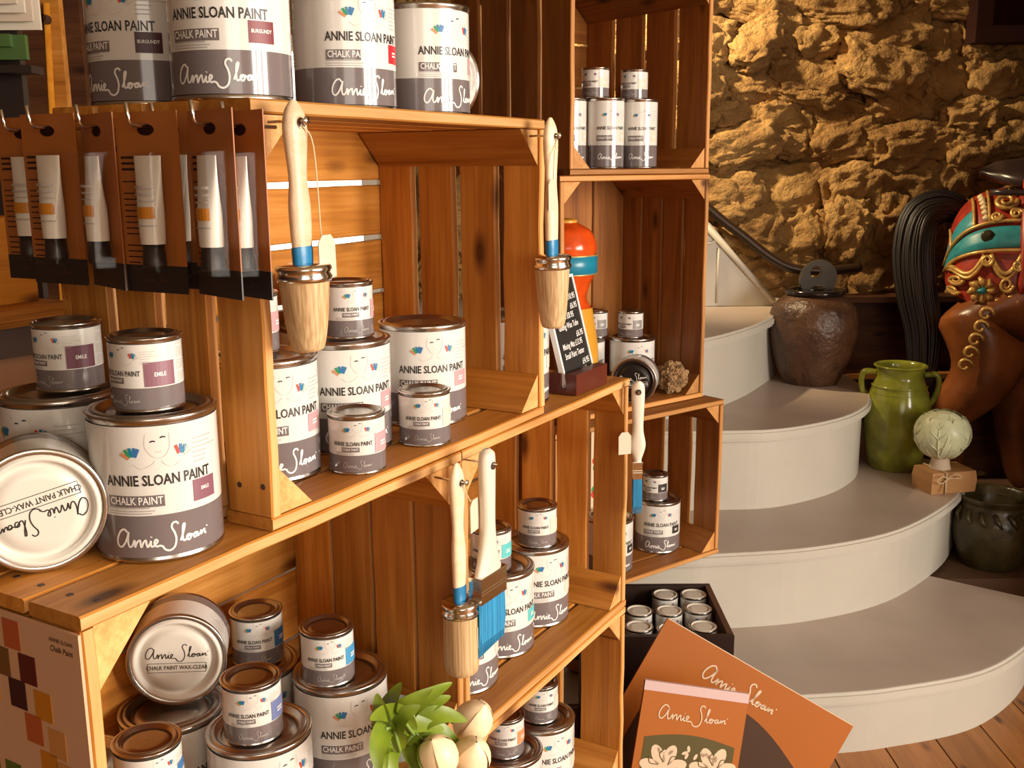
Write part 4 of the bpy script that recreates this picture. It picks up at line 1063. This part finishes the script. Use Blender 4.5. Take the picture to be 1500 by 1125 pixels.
# ------------------------------------------------------------------ ornaments on the stairs
def solid(mb, name, mat, parent): return mb.build(name, mat, parent)
p = on_z(1197, 567, .653)
root = thing('stoneware_jar', 'large brown stoneware jar standing on the third step', 'jar', (p.x, p.y + .09, .6538))
MB().lathe(catmull([(.085, 0), (.098, .006), (.125, .07), (.150, .16), (.155, .22), (.140, .275), (.105, .308), (.090, .315)], 6), 48, capb=True).build('jar_body', 'jar_glaze', root)
MB().lathe(catmull([(.086, .312), (.098, .316), (.104, .324), (.100, .333), (.088, .335), (.080, .328), (.078, .312)], 4), 40).lathe([(.079, .314), (.06, .30), (.0005, .295)], 40).build('rim', 'jar_rim', root)
# flat iron disc with a hole and a bite standing in the mouth of the jar
cx_, cy_ = p.x + .012, p.y + .09; zc = .6538 + .333
R_ = .068
outl = []
for i in range(49):
    a = math.radians(-50 + 280 * i / 48); outl.append((R_ * math.cos(a), R_ * math.sin(a)))
for i in range(13):
    a = math.radians(190 - 200 * i / 12); outl.append((.036 * math.cos(a), -.052 + .030 * math.sin(a)))
hole = [(-.012 + .022 * math.cos(2 * PI * i / 24), .026 + .022 * math.sin(2 * PI * i / 24)) for i in range(24)]
bm = bmesh.new()
vo_ = [bm.verts.new((x, 0, y)) for x, y in outl]; vh = [bm.verts.new((x, 0, y)) for x, y in hole]
eds = [bm.edges.new((vo_[i], vo_[(i + 1) % len(vo_)])) for i in range(len(vo_))] + [bm.edges.new((vh[i], vh[(i + 1) % len(vh)])) for i in range(len(vh))]
bmesh.ops.triangle_fill(bm, edges=eds, use_beauty=True, use_dissolve=False)
ex_ = bmesh.ops.extrude_face_region(bm, geom=bm.faces[:]); bmesh.ops.translate(bm, vec=(0, .016, 0), verts=[v for v in ex_['geom'] if isinstance(v, bmesh.types.BMVert)])
bmesh.ops.recalc_face_normals(bm, faces=bm.faces)
me = bpy.data.meshes.new('iron_disc'); bm.to_mesh(me); bm.free(); me.materials.append(MATS['iron'])
o = link('iron_ornament', me, None, (cx_, cy_, zc + .035), (.12, 0, .15)); tag(o, 'dark round metal disc with a hole on top of the stoneware jar', 'ornament')

p = on_z(1320, 692, .402)
root = thing('green_jug', 'green glazed two-handled jug on the second step', 'jug', (p.x, p.y + .07, .4028))
MB().lathe(catmull([(.070, 0), (.082, .005), (.098, .07), (.108, .15), (.104, .22), (.086, .285), (.074, .318), (.080, .345), (.087, .352), (.080, .356), (.070, .345), (.066, .31)], 6), 48, capb=True).lathe([(.067, .312), (.05, .25), (.0005, .245)], 40).build('jug_body', 'green_glaze', root)
for sx in (-1, 1):
    a = math.radians(20); d = Vector((math.cos(a) * sx, -math.sin(a) * sx, 0))
    MB().tube(catmull([tuple(d * .075 + Vector((0, 0, .325))), tuple(d * .115 + Vector((0, 0, .325))), tuple(d * .122 + Vector((0, 0, .285))), tuple(d * .108 + Vector((0, 0, .24))), tuple(d * .098 + Vector((0, 0, .225)))], 6), .0125, 10, flat=.8).build('handle', 'green_glaze', root)
mb = MB()
for k in range(4): mb.lathe([(.088 + k * .0035, .285 - k * .022 - .004), (.0915 + k * .0035, .285 - k * .022), (.087 + k * .0035, .285 - k * .022 + .004)], 40)
mb.build('throwing_ridges', 'green_glaze', root)

# parcel wrapped in kraft paper with string, cabbage on top
p = on_z(1388, 722, .402)
root = thing('kraft_parcel', 'brown paper parcel tied with string under the cabbage', 'parcel', (p.x, p.y + .045, .4028), (0, 0, .25))
mb = MB(); v = []
for z, k in ((0, 1), (.04, 1.03), (.068, .98)):
    for x, y in ((-.075, -.05), (.08, -.055), (.085, .05), (-.07, .055)): v.append((x * k, y * k, z))
mb.add(v, [(0, 3, 2, 1), (8, 9, 10, 11)] + [(r * 4 + i, r * 4 + (i + 1) % 4, r * 4 + 4 + (i + 1) % 4, r * 4 + 4 + i) for r in (0, 1) for i in range(4)]); mb.build('paper_wrap', 'kraft', root)
mb = MB().tube([(-.03, -.057, .0), (-.03, -.059, .069), (-.03, .058, .069), (-.03, .058, 0)], .0022, 6).tube(catmull([(-.03, -.06, .05), (-.055, -.075, .065), (-.075, -.072, .05), (-.05, -.066, .04), (-.03, -.06, .05), (-.01, -.075, .07), (.01, -.075, .055), (-.03, -.062, .05), (-.045, -.078, .015)], 5), .002, 6)
mb.build('string_bow', 'string', root)
ax_ = p.x - .012; ay_ = p.y + .045
root = thing('cabbage', 'pale green ceramic cabbage resting on the brown paper parcel', 'cabbage', (ax_, ay_, .4028 + .0685))
MB().lathe(catmull([(.034, 0), (.030, .012), (.028, .030), (.034, .045)], 4), 24, capb=True).build('stalk', 'paper', root)
bm = bmesh.new(); bmesh.ops.create_uvsphere(bm, u_segments=48, v_segments=28, radius=1)
for v in bm.verts: v.co = Vector((v.co.x * .079, v.co.y * .079, v.co.z * .073 + .112))
me = bpy.data.meshes.new('heart'); bm.to_mesh(me); bm.free(); me.materials.append(MATS['cabbage']); me.polygons.foreach_set('use_smooth', [True] * len(me.polygons)); link('heart', me, root)
for k in range(11):                                              # overlapping outer leaves with raised veins
    lay = 0 if k < 6 else 1; a0 = (k % 6) * PI / 3 + lay * .5; R1 = .083 - .0025 * lay; top = (.78 if lay == 0 else 1.15)
    mb = MB(); v = []; rows, cols = 10, 10
    def sp_(a, e, R): return (R * math.cos(e) * math.cos(a), R * math.cos(e) * math.sin(a), R * .93 * math.sin(e) + .112)
    for j in range(rows + 1):
        t_ = j / rows; e = -1.25 + (top + 1.25) * t_; half = .80 * math.sin(PI * (.12 + .80 * t_)) ** .7
        for c_ in range(cols + 1):
            s_ = 2 * c_ / cols - 1; a = a0 + half * s_ / max(.45, math.cos(e)); rr = R1 + .0035 * t_ * t_ + .002 * abs(s_) ** 2 + .0012 * math.sin(6 * s_ + 5 * t_)
            v.append(sp_(a, e, rr))
    mb.add(v, [(j * (cols + 1) + c_, j * (cols + 1) + c_ + 1, (j + 1) * (cols + 1) + c_ + 1, (j + 1) * (cols + 1) + c_) for j in range(rows) for c_ in range(cols)], 0, True)
    mb.tube([sp_(a0, -1.2 + (top + 1.1) * t_ / 8, R1 + .002) for t_ in range(9)], [.0045 - .0004 * t_ for t_ in range(9)], 6)
    for s_ in (-1, 1):
        for e0 in (-.5, 0, .4):
            mb.tube([sp_(a0, e0, R1 + .0025), sp_(a0 + s_ * .25, e0 + .22, R1 + .003), sp_(a0 + s_ * .45, e0 + .5, R1 + .0035)], [.0026, .0018, .0008], 5)
    mb.build('leaf', 'cabbage', root)

# dark ledge and open shelf behind the ornaments
struct(MB().box(1.30, X1, 3.0, 4.15, 0, .16).build('trim_10', 'dark_wall'))
root = thing('low_shelf', 'dark low wooden shelf unit against the stone wall behind the jar', 'shelf', (1.28, 3.972, .1605))
zl = at_depth(1300, 437, 3.95).z - .16; zm = at_depth(1300, 560, 3.9).z - .16
MB().box(0, 1.05, 0, .12, zl - .022, zl).build('top_board', 'dark_wood', root)
MB().box(.02, 1.03, .0, .12, zm - .02, zm).build('middle_board', 'floor_wood', root)
for x in (0, 1.03): MB().box(x, x + .022, 0, .12, 0, zl - .0225).build('side_panel', 'dark_wood', root)
MB().box(.022, 1.03, 0.105, .12, 0, zl - .0225).build('back_panel', 'dark_wood', root)
# dark glazed pot
p = at_depth(1456, 830, 3.24)
root = thing('dark_pot', 'dark glazed pot with ridged rim below the carved horse', 'pot', (p.x + .02, 3.13, .1605))
zr = at_depth(1450, 728, 3.24).z - .1605
MB().lathe(catmull([(.075, 0), (.088, .006), (.115, zr * .4), (.118, zr * .65), (.100, zr * .86), (.108, zr * .95), (.112, zr), (.100, zr - .004), (.088, zr * .88)], 6), 40, capb=True).lathe([(.09, zr * .89), (.07, zr * .5), (.0005, zr * .48)], 36).build('pot_body', 'dark_glaze', root)
mb = MB()
for k in range(16):
    a = 2 * PI * k / 16; mb.tube([(.104 * math.cos(a), .104 * math.sin(a), zr * .83), (.121 * math.cos(a + .1), .121 * math.sin(a + .1), zr * .74), (.120 * math.cos(a + .2), .120 * math.sin(a + .2), zr * .66)], [.008, .007, .003], 6)
mb.build('glaze_drips', 'dark_glaze', root)

# ------------------------------------------------------------------ carved wooden horse
HX, HY, HS_ = 1.805, 3.72, 1.08                                               # rump centre
root = thing('carved_horse', 'carved wooden horse with painted saddle cloth and black hair tail', 'statue', (HX, HY, .1605), (0, 0, -.30)); root.scale = (HS_,) * 3
ztop = (at_depth(1470, 274, 3.83).z - .1605) / HS_
RZ, RY = .30, .225; cz = ztop - RZ
body = bpy.data.meshes.new('body')
J = [((0.0, 0, cz), .20, .26), ((.35, 0, cz + .03), .185, .235), ((.72, 0, cz + .03), .19, .24), ((.92, 0, cz + .20), .12, .16), ((1.06, 0, cz + .40), .085, .12), ((1.14, 0, cz + .52), .075, .085), ((1.27, 0, cz + .44), .06, .065), ((1.38, 0, cz + .35), .045, .045)]
ed = [(i, i + 1) for i in range(7)]; idx = 8
def leg(att, pts):
    global idx
    prev = att
    for q, rx, ry in pts: J.append((q, rx, ry)); ed.append((prev, idx)); prev = idx; idx += 1
for s_, f_ in ((-1, 0), (1, .24)):
    leg(0, [((-.085 + f_ * .6, s_ * .12, cz - .15), .155, .175), ((-.06 + f_, s_ * .14, cz * .62), .115, .125), ((-.19 + f_, s_ * .14, cz * .42), .070, .076), ((-.15 + f_, s_ * .14, .09), .042, .042), ((-.10 + f_, s_ * .14, .032), .055, .055)])
    leg(2, [((.74, s_ * .115, cz - .18), .085, .10), ((.76, s_ * .12, cz * .38), .05, .05), ((.75, s_ * .12, .08), .036, .036), ((.79, s_ * .12, .032), .05, .05)])
body.from_pydata([j[0] for j in J], ed, []); body.materials.append(MATS['statue_wood'])
bo = link('body', body, root)
md = bo.modifiers.new('skin', 'SKIN'); md.use_smooth_shade = True
for i, j in enumerate(J): body.skin_vertices[0].data[i].radius = (j[1], j[2]); body.skin_vertices[0].data[i].use_root = (i == 0)
sb = bo.modifiers.new('sub', 'SUBSURF'); sb.levels = 2; sb.render_levels = 2
# saddle cloth shell: rounded rump, then barrel
def shell(t, a, off=0.0):
    """t along the back from the tail (-.21) forward; a angle from the top, positive to the viewer's side"""
    k = min(1, max(0, (.02 - t) / .23)); r = max(0, 1 - k ** 3.2) ** (1 / 3.2)
    return Vector((t - off * .6 * k ** 4, -((RY + off) * r + .002) * math.sin(a), cz + ((RZ + off) * r + .002) * math.cos(a)))
mb = MB(); v = []; nr, na = 34, 36; A1 = 1.78
for j in range(nr + 1):
    t = -.21 + (.60 + .21) * (j / nr) ** 1.8
    for i in range(na + 1): v.append(shell(t, -A1 + 2 * A1 * i / na))
mb.add(v, [(j * (na + 1) + i, (j + 1) * (na + 1) + i, (j + 1) * (na + 1) + i + 1, j * (na + 1) + i + 1) for j in range(nr) for i in range(na)], 0, True)
cloth = mb.build('saddle_cloth', 'red_paint', root)
def band(t0, t1, a0, a1, off, mat, name):
    mb = MB(); v = []; n = 28; m_ = 6
    for i in range(n + 1):
        for j in range(m_ + 1): v.append(shell(t0 + (t1 - t0) * (i / n) ** 1.5, a0 + (a1 - a0) * j / m_, off * (1 if 0 < j < m_ else .15)))
    mb.add(v, [(i * (m_ + 1) + j, (i + 1) * (m_ + 1) + j, (i + 1) * (m_ + 1) + j + 1, i * (m_ + 1) + j + 1) for i in range(n) for j in range(m_)], 0, True)
    return mb.build(name, mat, cloth)
def line(name, mat, f, n, w_): return MB().tube([f(i / n) for i in range(n + 1)], w_, 7).build(name, mat, cloth)
band(-.2095, -.015, .90, 1.16, .012, 'teal_paint', 'teal_band')
for a in (.86, 1.20): line('gilt_edge', 'gold', lambda q, a=a: shell(-.2095 + .2 * q ** 1.5, a, .012), 24, .006)
line('red_border', 'red_paint', lambda q: shell(-.004, -.2 + 1.83 * q, .012), 22, .014)
line('red_border', 'red_paint', lambda q: shell(.006 + .55 * q, 1.63, .012), 14, .013)
band(.008, .56, .25, 1.40, .006, 'saddle_black', 'dark_panel'); band(.008, .56, 1.42, 1.60, .006, 'ch_ochre', 'ochre_panel')
band(-.2085, -.150, .50, .84, .010, 'teal_paint', 'teal_panel')
for tt_ in (-.200, -.146, -.105): line('gilt_edge', 'gold', lambda q, tt_=tt_: shell(tt_, .25 + .60 * q, .012), 14, .005)
for k in range(6):
    MB().lathe(catmull([(.0003, -.012), (.012, 0), (.0003, .012)], 4), 10, M=Matrix.Translation(shell(-.125 + .002 * k, .36 + k * .085, .013))).build('white_bead', 'bead', cloth)
def spiral(t, a, r, turns=1.6, w_=.007, name='scroll', mat='gold', flip=1):
    pts = []
    for i in range(30):
        q = i / 29; an = flip * q * turns * 2 * PI; rr = r * (1 - .75 * q); pts.append(shell(t + rr * math.cos(an), a + rr * math.sin(an) / .26, .016))
    return MB().tube(pts, [w_ * (1 - .4 * i / 29) for i in range(30)], 6).build(name, mat, cloth)
spiral(-.058, .58, .034, w_=.009); spiral(-.030, .78, .018, flip=-1); spiral(-.085, .80, .016); spiral(-.03, .36, .018)
for k, (t, a, r) in enumerate([(.045 + .085 * (j % 6), .42 + .30 * (j // 6) + (.1 if j % 2 else 0), .036) for j in range(18)]): spiral(t, a, r, flip=1 if k % 2 else -1, w_=.0085)
for j in range(9): spiral(.03 + .06 * j, 1.50, .018, 1.2, .007)
for t in (-.160, -.055):                                           # scalloped gold swags under the band
    for w_, o_ in ((.008, 0), (.006, .05)): line('swag', 'gold', lambda q, t=t, o_=o_: shell(t - .045 + .09 * q, 1.24 + o_ + .20 * math.sin(PI * q), .012), 14, w_)
for t, a, r in ((-.108, 1.30, .016), (-.012 - .01, 1.36, .014), (-.185, 1.52, .018), (-.05, 1.55, .020), (-.03, 1.70, .016), (-.19, 1.68, .014), (-.07, 1.74, .012)): spiral(t, a, r)
flc = shell(-.118, 1.62, .012)
for k in range(8):
    a = 2 * PI * k / 8; MB().tube([flc + Vector((.012 * math.cos(a), -.004, .012 * math.sin(a))), flc + Vector((.030 * math.cos(a), -.008, .030 * math.sin(a))), flc + Vector((.042 * math.cos(a + .25), 0, .042 * math.sin(a + .25)))], [.009, .013, .005], 6).build('rosette_petal', 'gold', cloth)
MB().lathe(catmull([(.0003, -.015), (.016, 0), (.0003, .015)], 5), 14, M=Matrix.Translation(flc + Vector((0, -.008, 0)))).build('blue_stone', 'teal_paint', cloth)
gc = shell(-.11, 1.03, .016); MB().lathe(catmull([(.0003, -.008), (.020, 0), (.0003, .008)], 5), 14, M=Matrix.Translation(gc) @ Matrix.Rotation(PI / 2, 4, 'X')).build('dark_stone', 'dark_glaze', cloth)
for k in range(5):                                               # hanging scrolls down the thigh
    c0 = Vector((-.105 - .012 * k, -.262 + .002 * k, cz - .085 - .042 * k)); pts = [tuple(c0 + Vector((.024 * math.cos(q) * (1 - q / 9), -.004, .024 * math.sin(q) * (1 - q / 9)))) for q in [i * .5 for i in range(13)]]
    MB().tube(pts, .0065, 6).build('pendant_scroll', 'gold', root)
# padded saddle
mb = MB(); v = []; n = 26; zs_ = cz + RZ + .052
for j in range(15):
    q = j / 14; t = -.125 + .62 * q; e = max(.02, 1 - abs(2 * q - 1) ** 3.5) ** .5
    up_ = .05 * max(0, q - .6)
    for i in range(n):
        a = 2 * PI * i / n; yy = .185 * e * math.cos(a); zz = .046 * e * math.sin(a); v.append((t, yy, zs_ + zz - yy * yy * 1.2 + up_ + .004 * math.sin(5 * a)))
mb.add(v, [(j * n + i, j * n + (i + 1) % n, (j + 1) * n + (i + 1) % n, (j + 1) * n + i) for j in range(14) for i in range(n)] + [tuple(range(n)), tuple(14 * n + i for i in range(n))], 0, True)
sd_ = mb.build('saddle', 'saddle_black', root)
MB().tube([(-.02 + .04 * i, -.190, zs_ - .035 + .0 * i) for i in range(9)], .016, 8).build('saddle_flash', 'floral_red', sd_)
MB().tube([(-.11 + .04 * i, -.165 - .012 * min(i, 2), zs_ - .062) for i in range(14)], .010, 8).build('saddle_piping', 'saddle_black', sd_)
# hair tail
mb = MB(); rt_ = random.Random(2)
inv = (Matrix.Translation((HX, HY, .1605)) @ Matrix.Rotation(-.30, 4, 'Z') @ Matrix.Scale(HS_, 4)).inverted()
path = [tuple(inv @ at_depth(px, py, zc_ * HS_)) for px, py, zc_ in ((1412, 312, 3.54), (1382, 302, 3.54), (1350, 316, 3.54), (1338, 365, 3.54), (1342, 425, 3.54), (1352, 480, 3.55), (1352, 530, 3.56), (1348, 575, 3.57))]
cpth = [Vector(q) for q in catmull(path, 4)]; nC = len(cpth)
crad = [.030 + .034 * math.sin(PI * min(1, (i / (nC - 1)) * 1.02) ** .9) ** .7 - (.028 if i == nC - 1 else 0) for i in range(nC)]
mb.tube([tuple(q) for q in cpth], [r * .93 for r in crad], 14)
for k in range(110):                                             # strands laid round the core
    th = rt_.uniform(0, 2 * PI); dth = rt_.uniform(-.5, .5); kr = rt_.uniform(.90, 1.04); pts = []
    for i, q in enumerate(cpth):
        t_ = (cpth[min(i + 1, nC - 1)] - cpth[max(i - 1, 0)]).normalized(); n1 = t_.cross(Vector((0, 1, 0))).normalized(); n2 = n1.cross(t_)
        an = th + dth * i / nC; pts.append(tuple(q + (n1 * math.cos(an) + n2 * math.sin(an)) * crad[i] * kr))
    mb.tube(pts, .0042, 5, cap=False)
mb.build('tail', 'black_hair', root)

# ------------------------------------------------------------------ wall fittings
pts = [at_depth(*q) for q in ((1020, 288, 4.02), (1050, 316, 4.02), (1085, 343, 4.02), (1130, 378, 4.02), (1165, 394, 4.02), (1215, 396, 4.02), (1260, 392, 4.04))]
tag(MB().tube(catmull([tuple(q) for q in pts], 6), .019, 10).build('handrail', 'rail'), 'dark curved handrail sweeping down the stone wall', 'handrail')
a = at_depth(1405, 68, 3.98); b = at_depth(1405, -160, 3.98)
root = thing('wall_picture', 'dark framed picture at top right of the stone wall', 'picture', (a.x, Y1 - .20, a.z))
Hh = b.z - a.z
for nm, bb in (('frame_rail', (0, .75, -.03, .06, 0, .06)), ('frame_rail', (0, .75, -.03, .06, Hh - .06, Hh)), ('frame_stile', (0, .06, -.03, .06, .0605, Hh - .0605)), ('frame_stile', (.69, .75, -.03, .06, .0605, Hh - .0605))): MB().box(*bb).build(nm, 'frame_dark', root)
MB().box(.0605, .6895, 0, .03, .0605, Hh - .0605).build('canvas', 'canvas_dark', root)

# ------------------------------------------------------------------ left background
root = thing('added_dark_cupboard', 'added tall dark cupboard standing in for the gloom at far left', 'cupboard', (-2.2, 2.35, 0))  # cupboard added to darken the left background
MB().box(0, 1.28, .022, .40, 0, 2.3).build('carcass', 'dark_wood', root)
for x in (.01, .645): 
    d_ = MB().box(x, x + .625, 0, .0215, .05, 2.25).build('door', 'dark_wood', root); MB().lathe(catmull([(.0003, -.012), (.012, 0), (.0003, .012)], 4), 12, M=Matrix.Translation((x + (.59 if x < .1 else .035), -.012, 1.1))).build('knob', 'iron', d_)
root = thing('work_bench', 'wooden bench top with grey apron behind the left tins', 'bench', (-.82, 1.124, 0), (0, 0, RA))
zt2 = at_depth(40, 446, 1.45).z
for k in range(3): MB().box(-.02, .40, .0, .42, zt2 - .008 * (k + 1) + .0004, zt2 - .008 * k).build('top_board', 'crate_wood', root)
MB().box(.0, .39, .012, .03, zt2 - .066, zt2 - .0245).build('apron', 'band_grey', root)
MB().box(.0, .39, .02, .04, zt2 - .34, zt2 - .0665).build('front_panel', 'chart_paper', root)
for x in (.0, .34):
    for y in (.045, .36): MB().box(x, x + .05, y, y + .05, 0, zt2 - .0245).build('leg', 'dark_wood', root)
root2 = thing('wooden_drawer_box', 'bright orange wooden box on the bench behind the cards', 'box', Vector((-.82, 1.124, 0)) + Matrix.Rotation(RA, 3, 'Z') @ Vector((.0, .06, zt2 + .0006)), (0, 0, RA))
for nm, bb in (('front_panel', (0, .38, 0, .012, 0, .12)), ('rear_panel', (0, .38, .208, .22, 0, .12)), ('side_panel', (0, .012, .0125, .2075, 0, .12)), ('side_panel', (.368, .38, .0125, .2075, 0, .12)), ('base', (.0125, .3675, .0125, .2075, 0, .01))): MB().box(*bb).build(nm, 'orange_wood', root2)
# folding easel
ea = at_depth(74, 32, 1.95)
root = thing('folding_easel', 'narrow wooden easel legs rising behind the hanging cards', 'easel', (ea.x, ea.y, 0))
MB().box(-.012, .022, -.01, .01, 0, ea.z + .12).build('upright_leg', 'crate_wood', root)
b_ = at_depth(52, 158, 1.90); d_ = Vector((b_.x - ea.x, 0, b_.z - ea.z)); tt = ea.z / -d_.z
MB().tube([(0.004, -.022, ea.z + .03), tuple(Vector((0, -.022, ea.z)) + d_ * tt * .985)], .011, 4, flat=.6).build('angled_leg', 'orange_wood', root)
MB().lathe([(.0001, -.012), (.009, -.010), (.009, .015)], 12, M=Matrix.Translation((.004, -.034, ea.z)) @ Matrix.Rotation(PI / 2, 4, 'X')).build('pivot_bolt', 'nail_dark', root)
# pad of paper leaflets and green packs on a dark stand
pa = at_depth(26, 0, 1.72)
root = thing('leaflet_rack', 'dark stand holding cream leaflets and green packets at upper left', 'rack', (pa.x - .03, pa.y, 0))
MB().box(-.09, .01, .03, .05, 0, pa.z + .15).build('stand', 'card_black', root)
MB().box(-.09, .04, -.05, .05, 0, .02).build('foot', 'card_black', root)
for k in range(4): MB().box(-.09, .055 - .006 * k, .02 - .014 * k, .026 - .014 * k, pa.z - .045 + .012 * k, pa.z + .12 + .01 * k).build('leaflet', 'paper' if k % 2 else 'cream_paint', root)
for k in range(2): MB().box(-.09, .035 - .02 * k, .0 - .012 * k, .012 - .012 * k, pa.z - .095 + .02 * k, pa.z - .055).build('green_packet', 'green_pack', root)
MB().box(-.09, .05, -.02, .028, pa.z - .118, pa.z - .106).build('shelf_lip', 'card_black', root)
# ceiling spotlight fixture that carries the warm spot
root = thing('ceiling_spotlight', 'small black ceiling spotlight aimed at the stone wall', 'lamp', (-.05, 3.72, ZC - .0005))
MB().lathe([(.0005, 0), (.04, 0), (.04, -.02), (.0005, -.02)], 20).build('ceiling_plate', 'iron', root)
MB().tube([(0, 0, -.02), (0, 0, -.16)], .008, 8).build('stem', 'iron', root)
dq = (Vector((1.15, 4.15, 1.35)) - Vector((-.05, 3.72, 2.45))).to_track_quat('Z', 'Y').to_matrix().to_4x4(); dq.translation = (0, 0, -.30)
MB().lathe([(.0005, -.12), (.03, -.12), (.045, -.06), (.05, -.03), (.046, -.03), (.041, -.06), (.027, -.115)], 20, M=dq).build('lamp_head', 'iron', root)
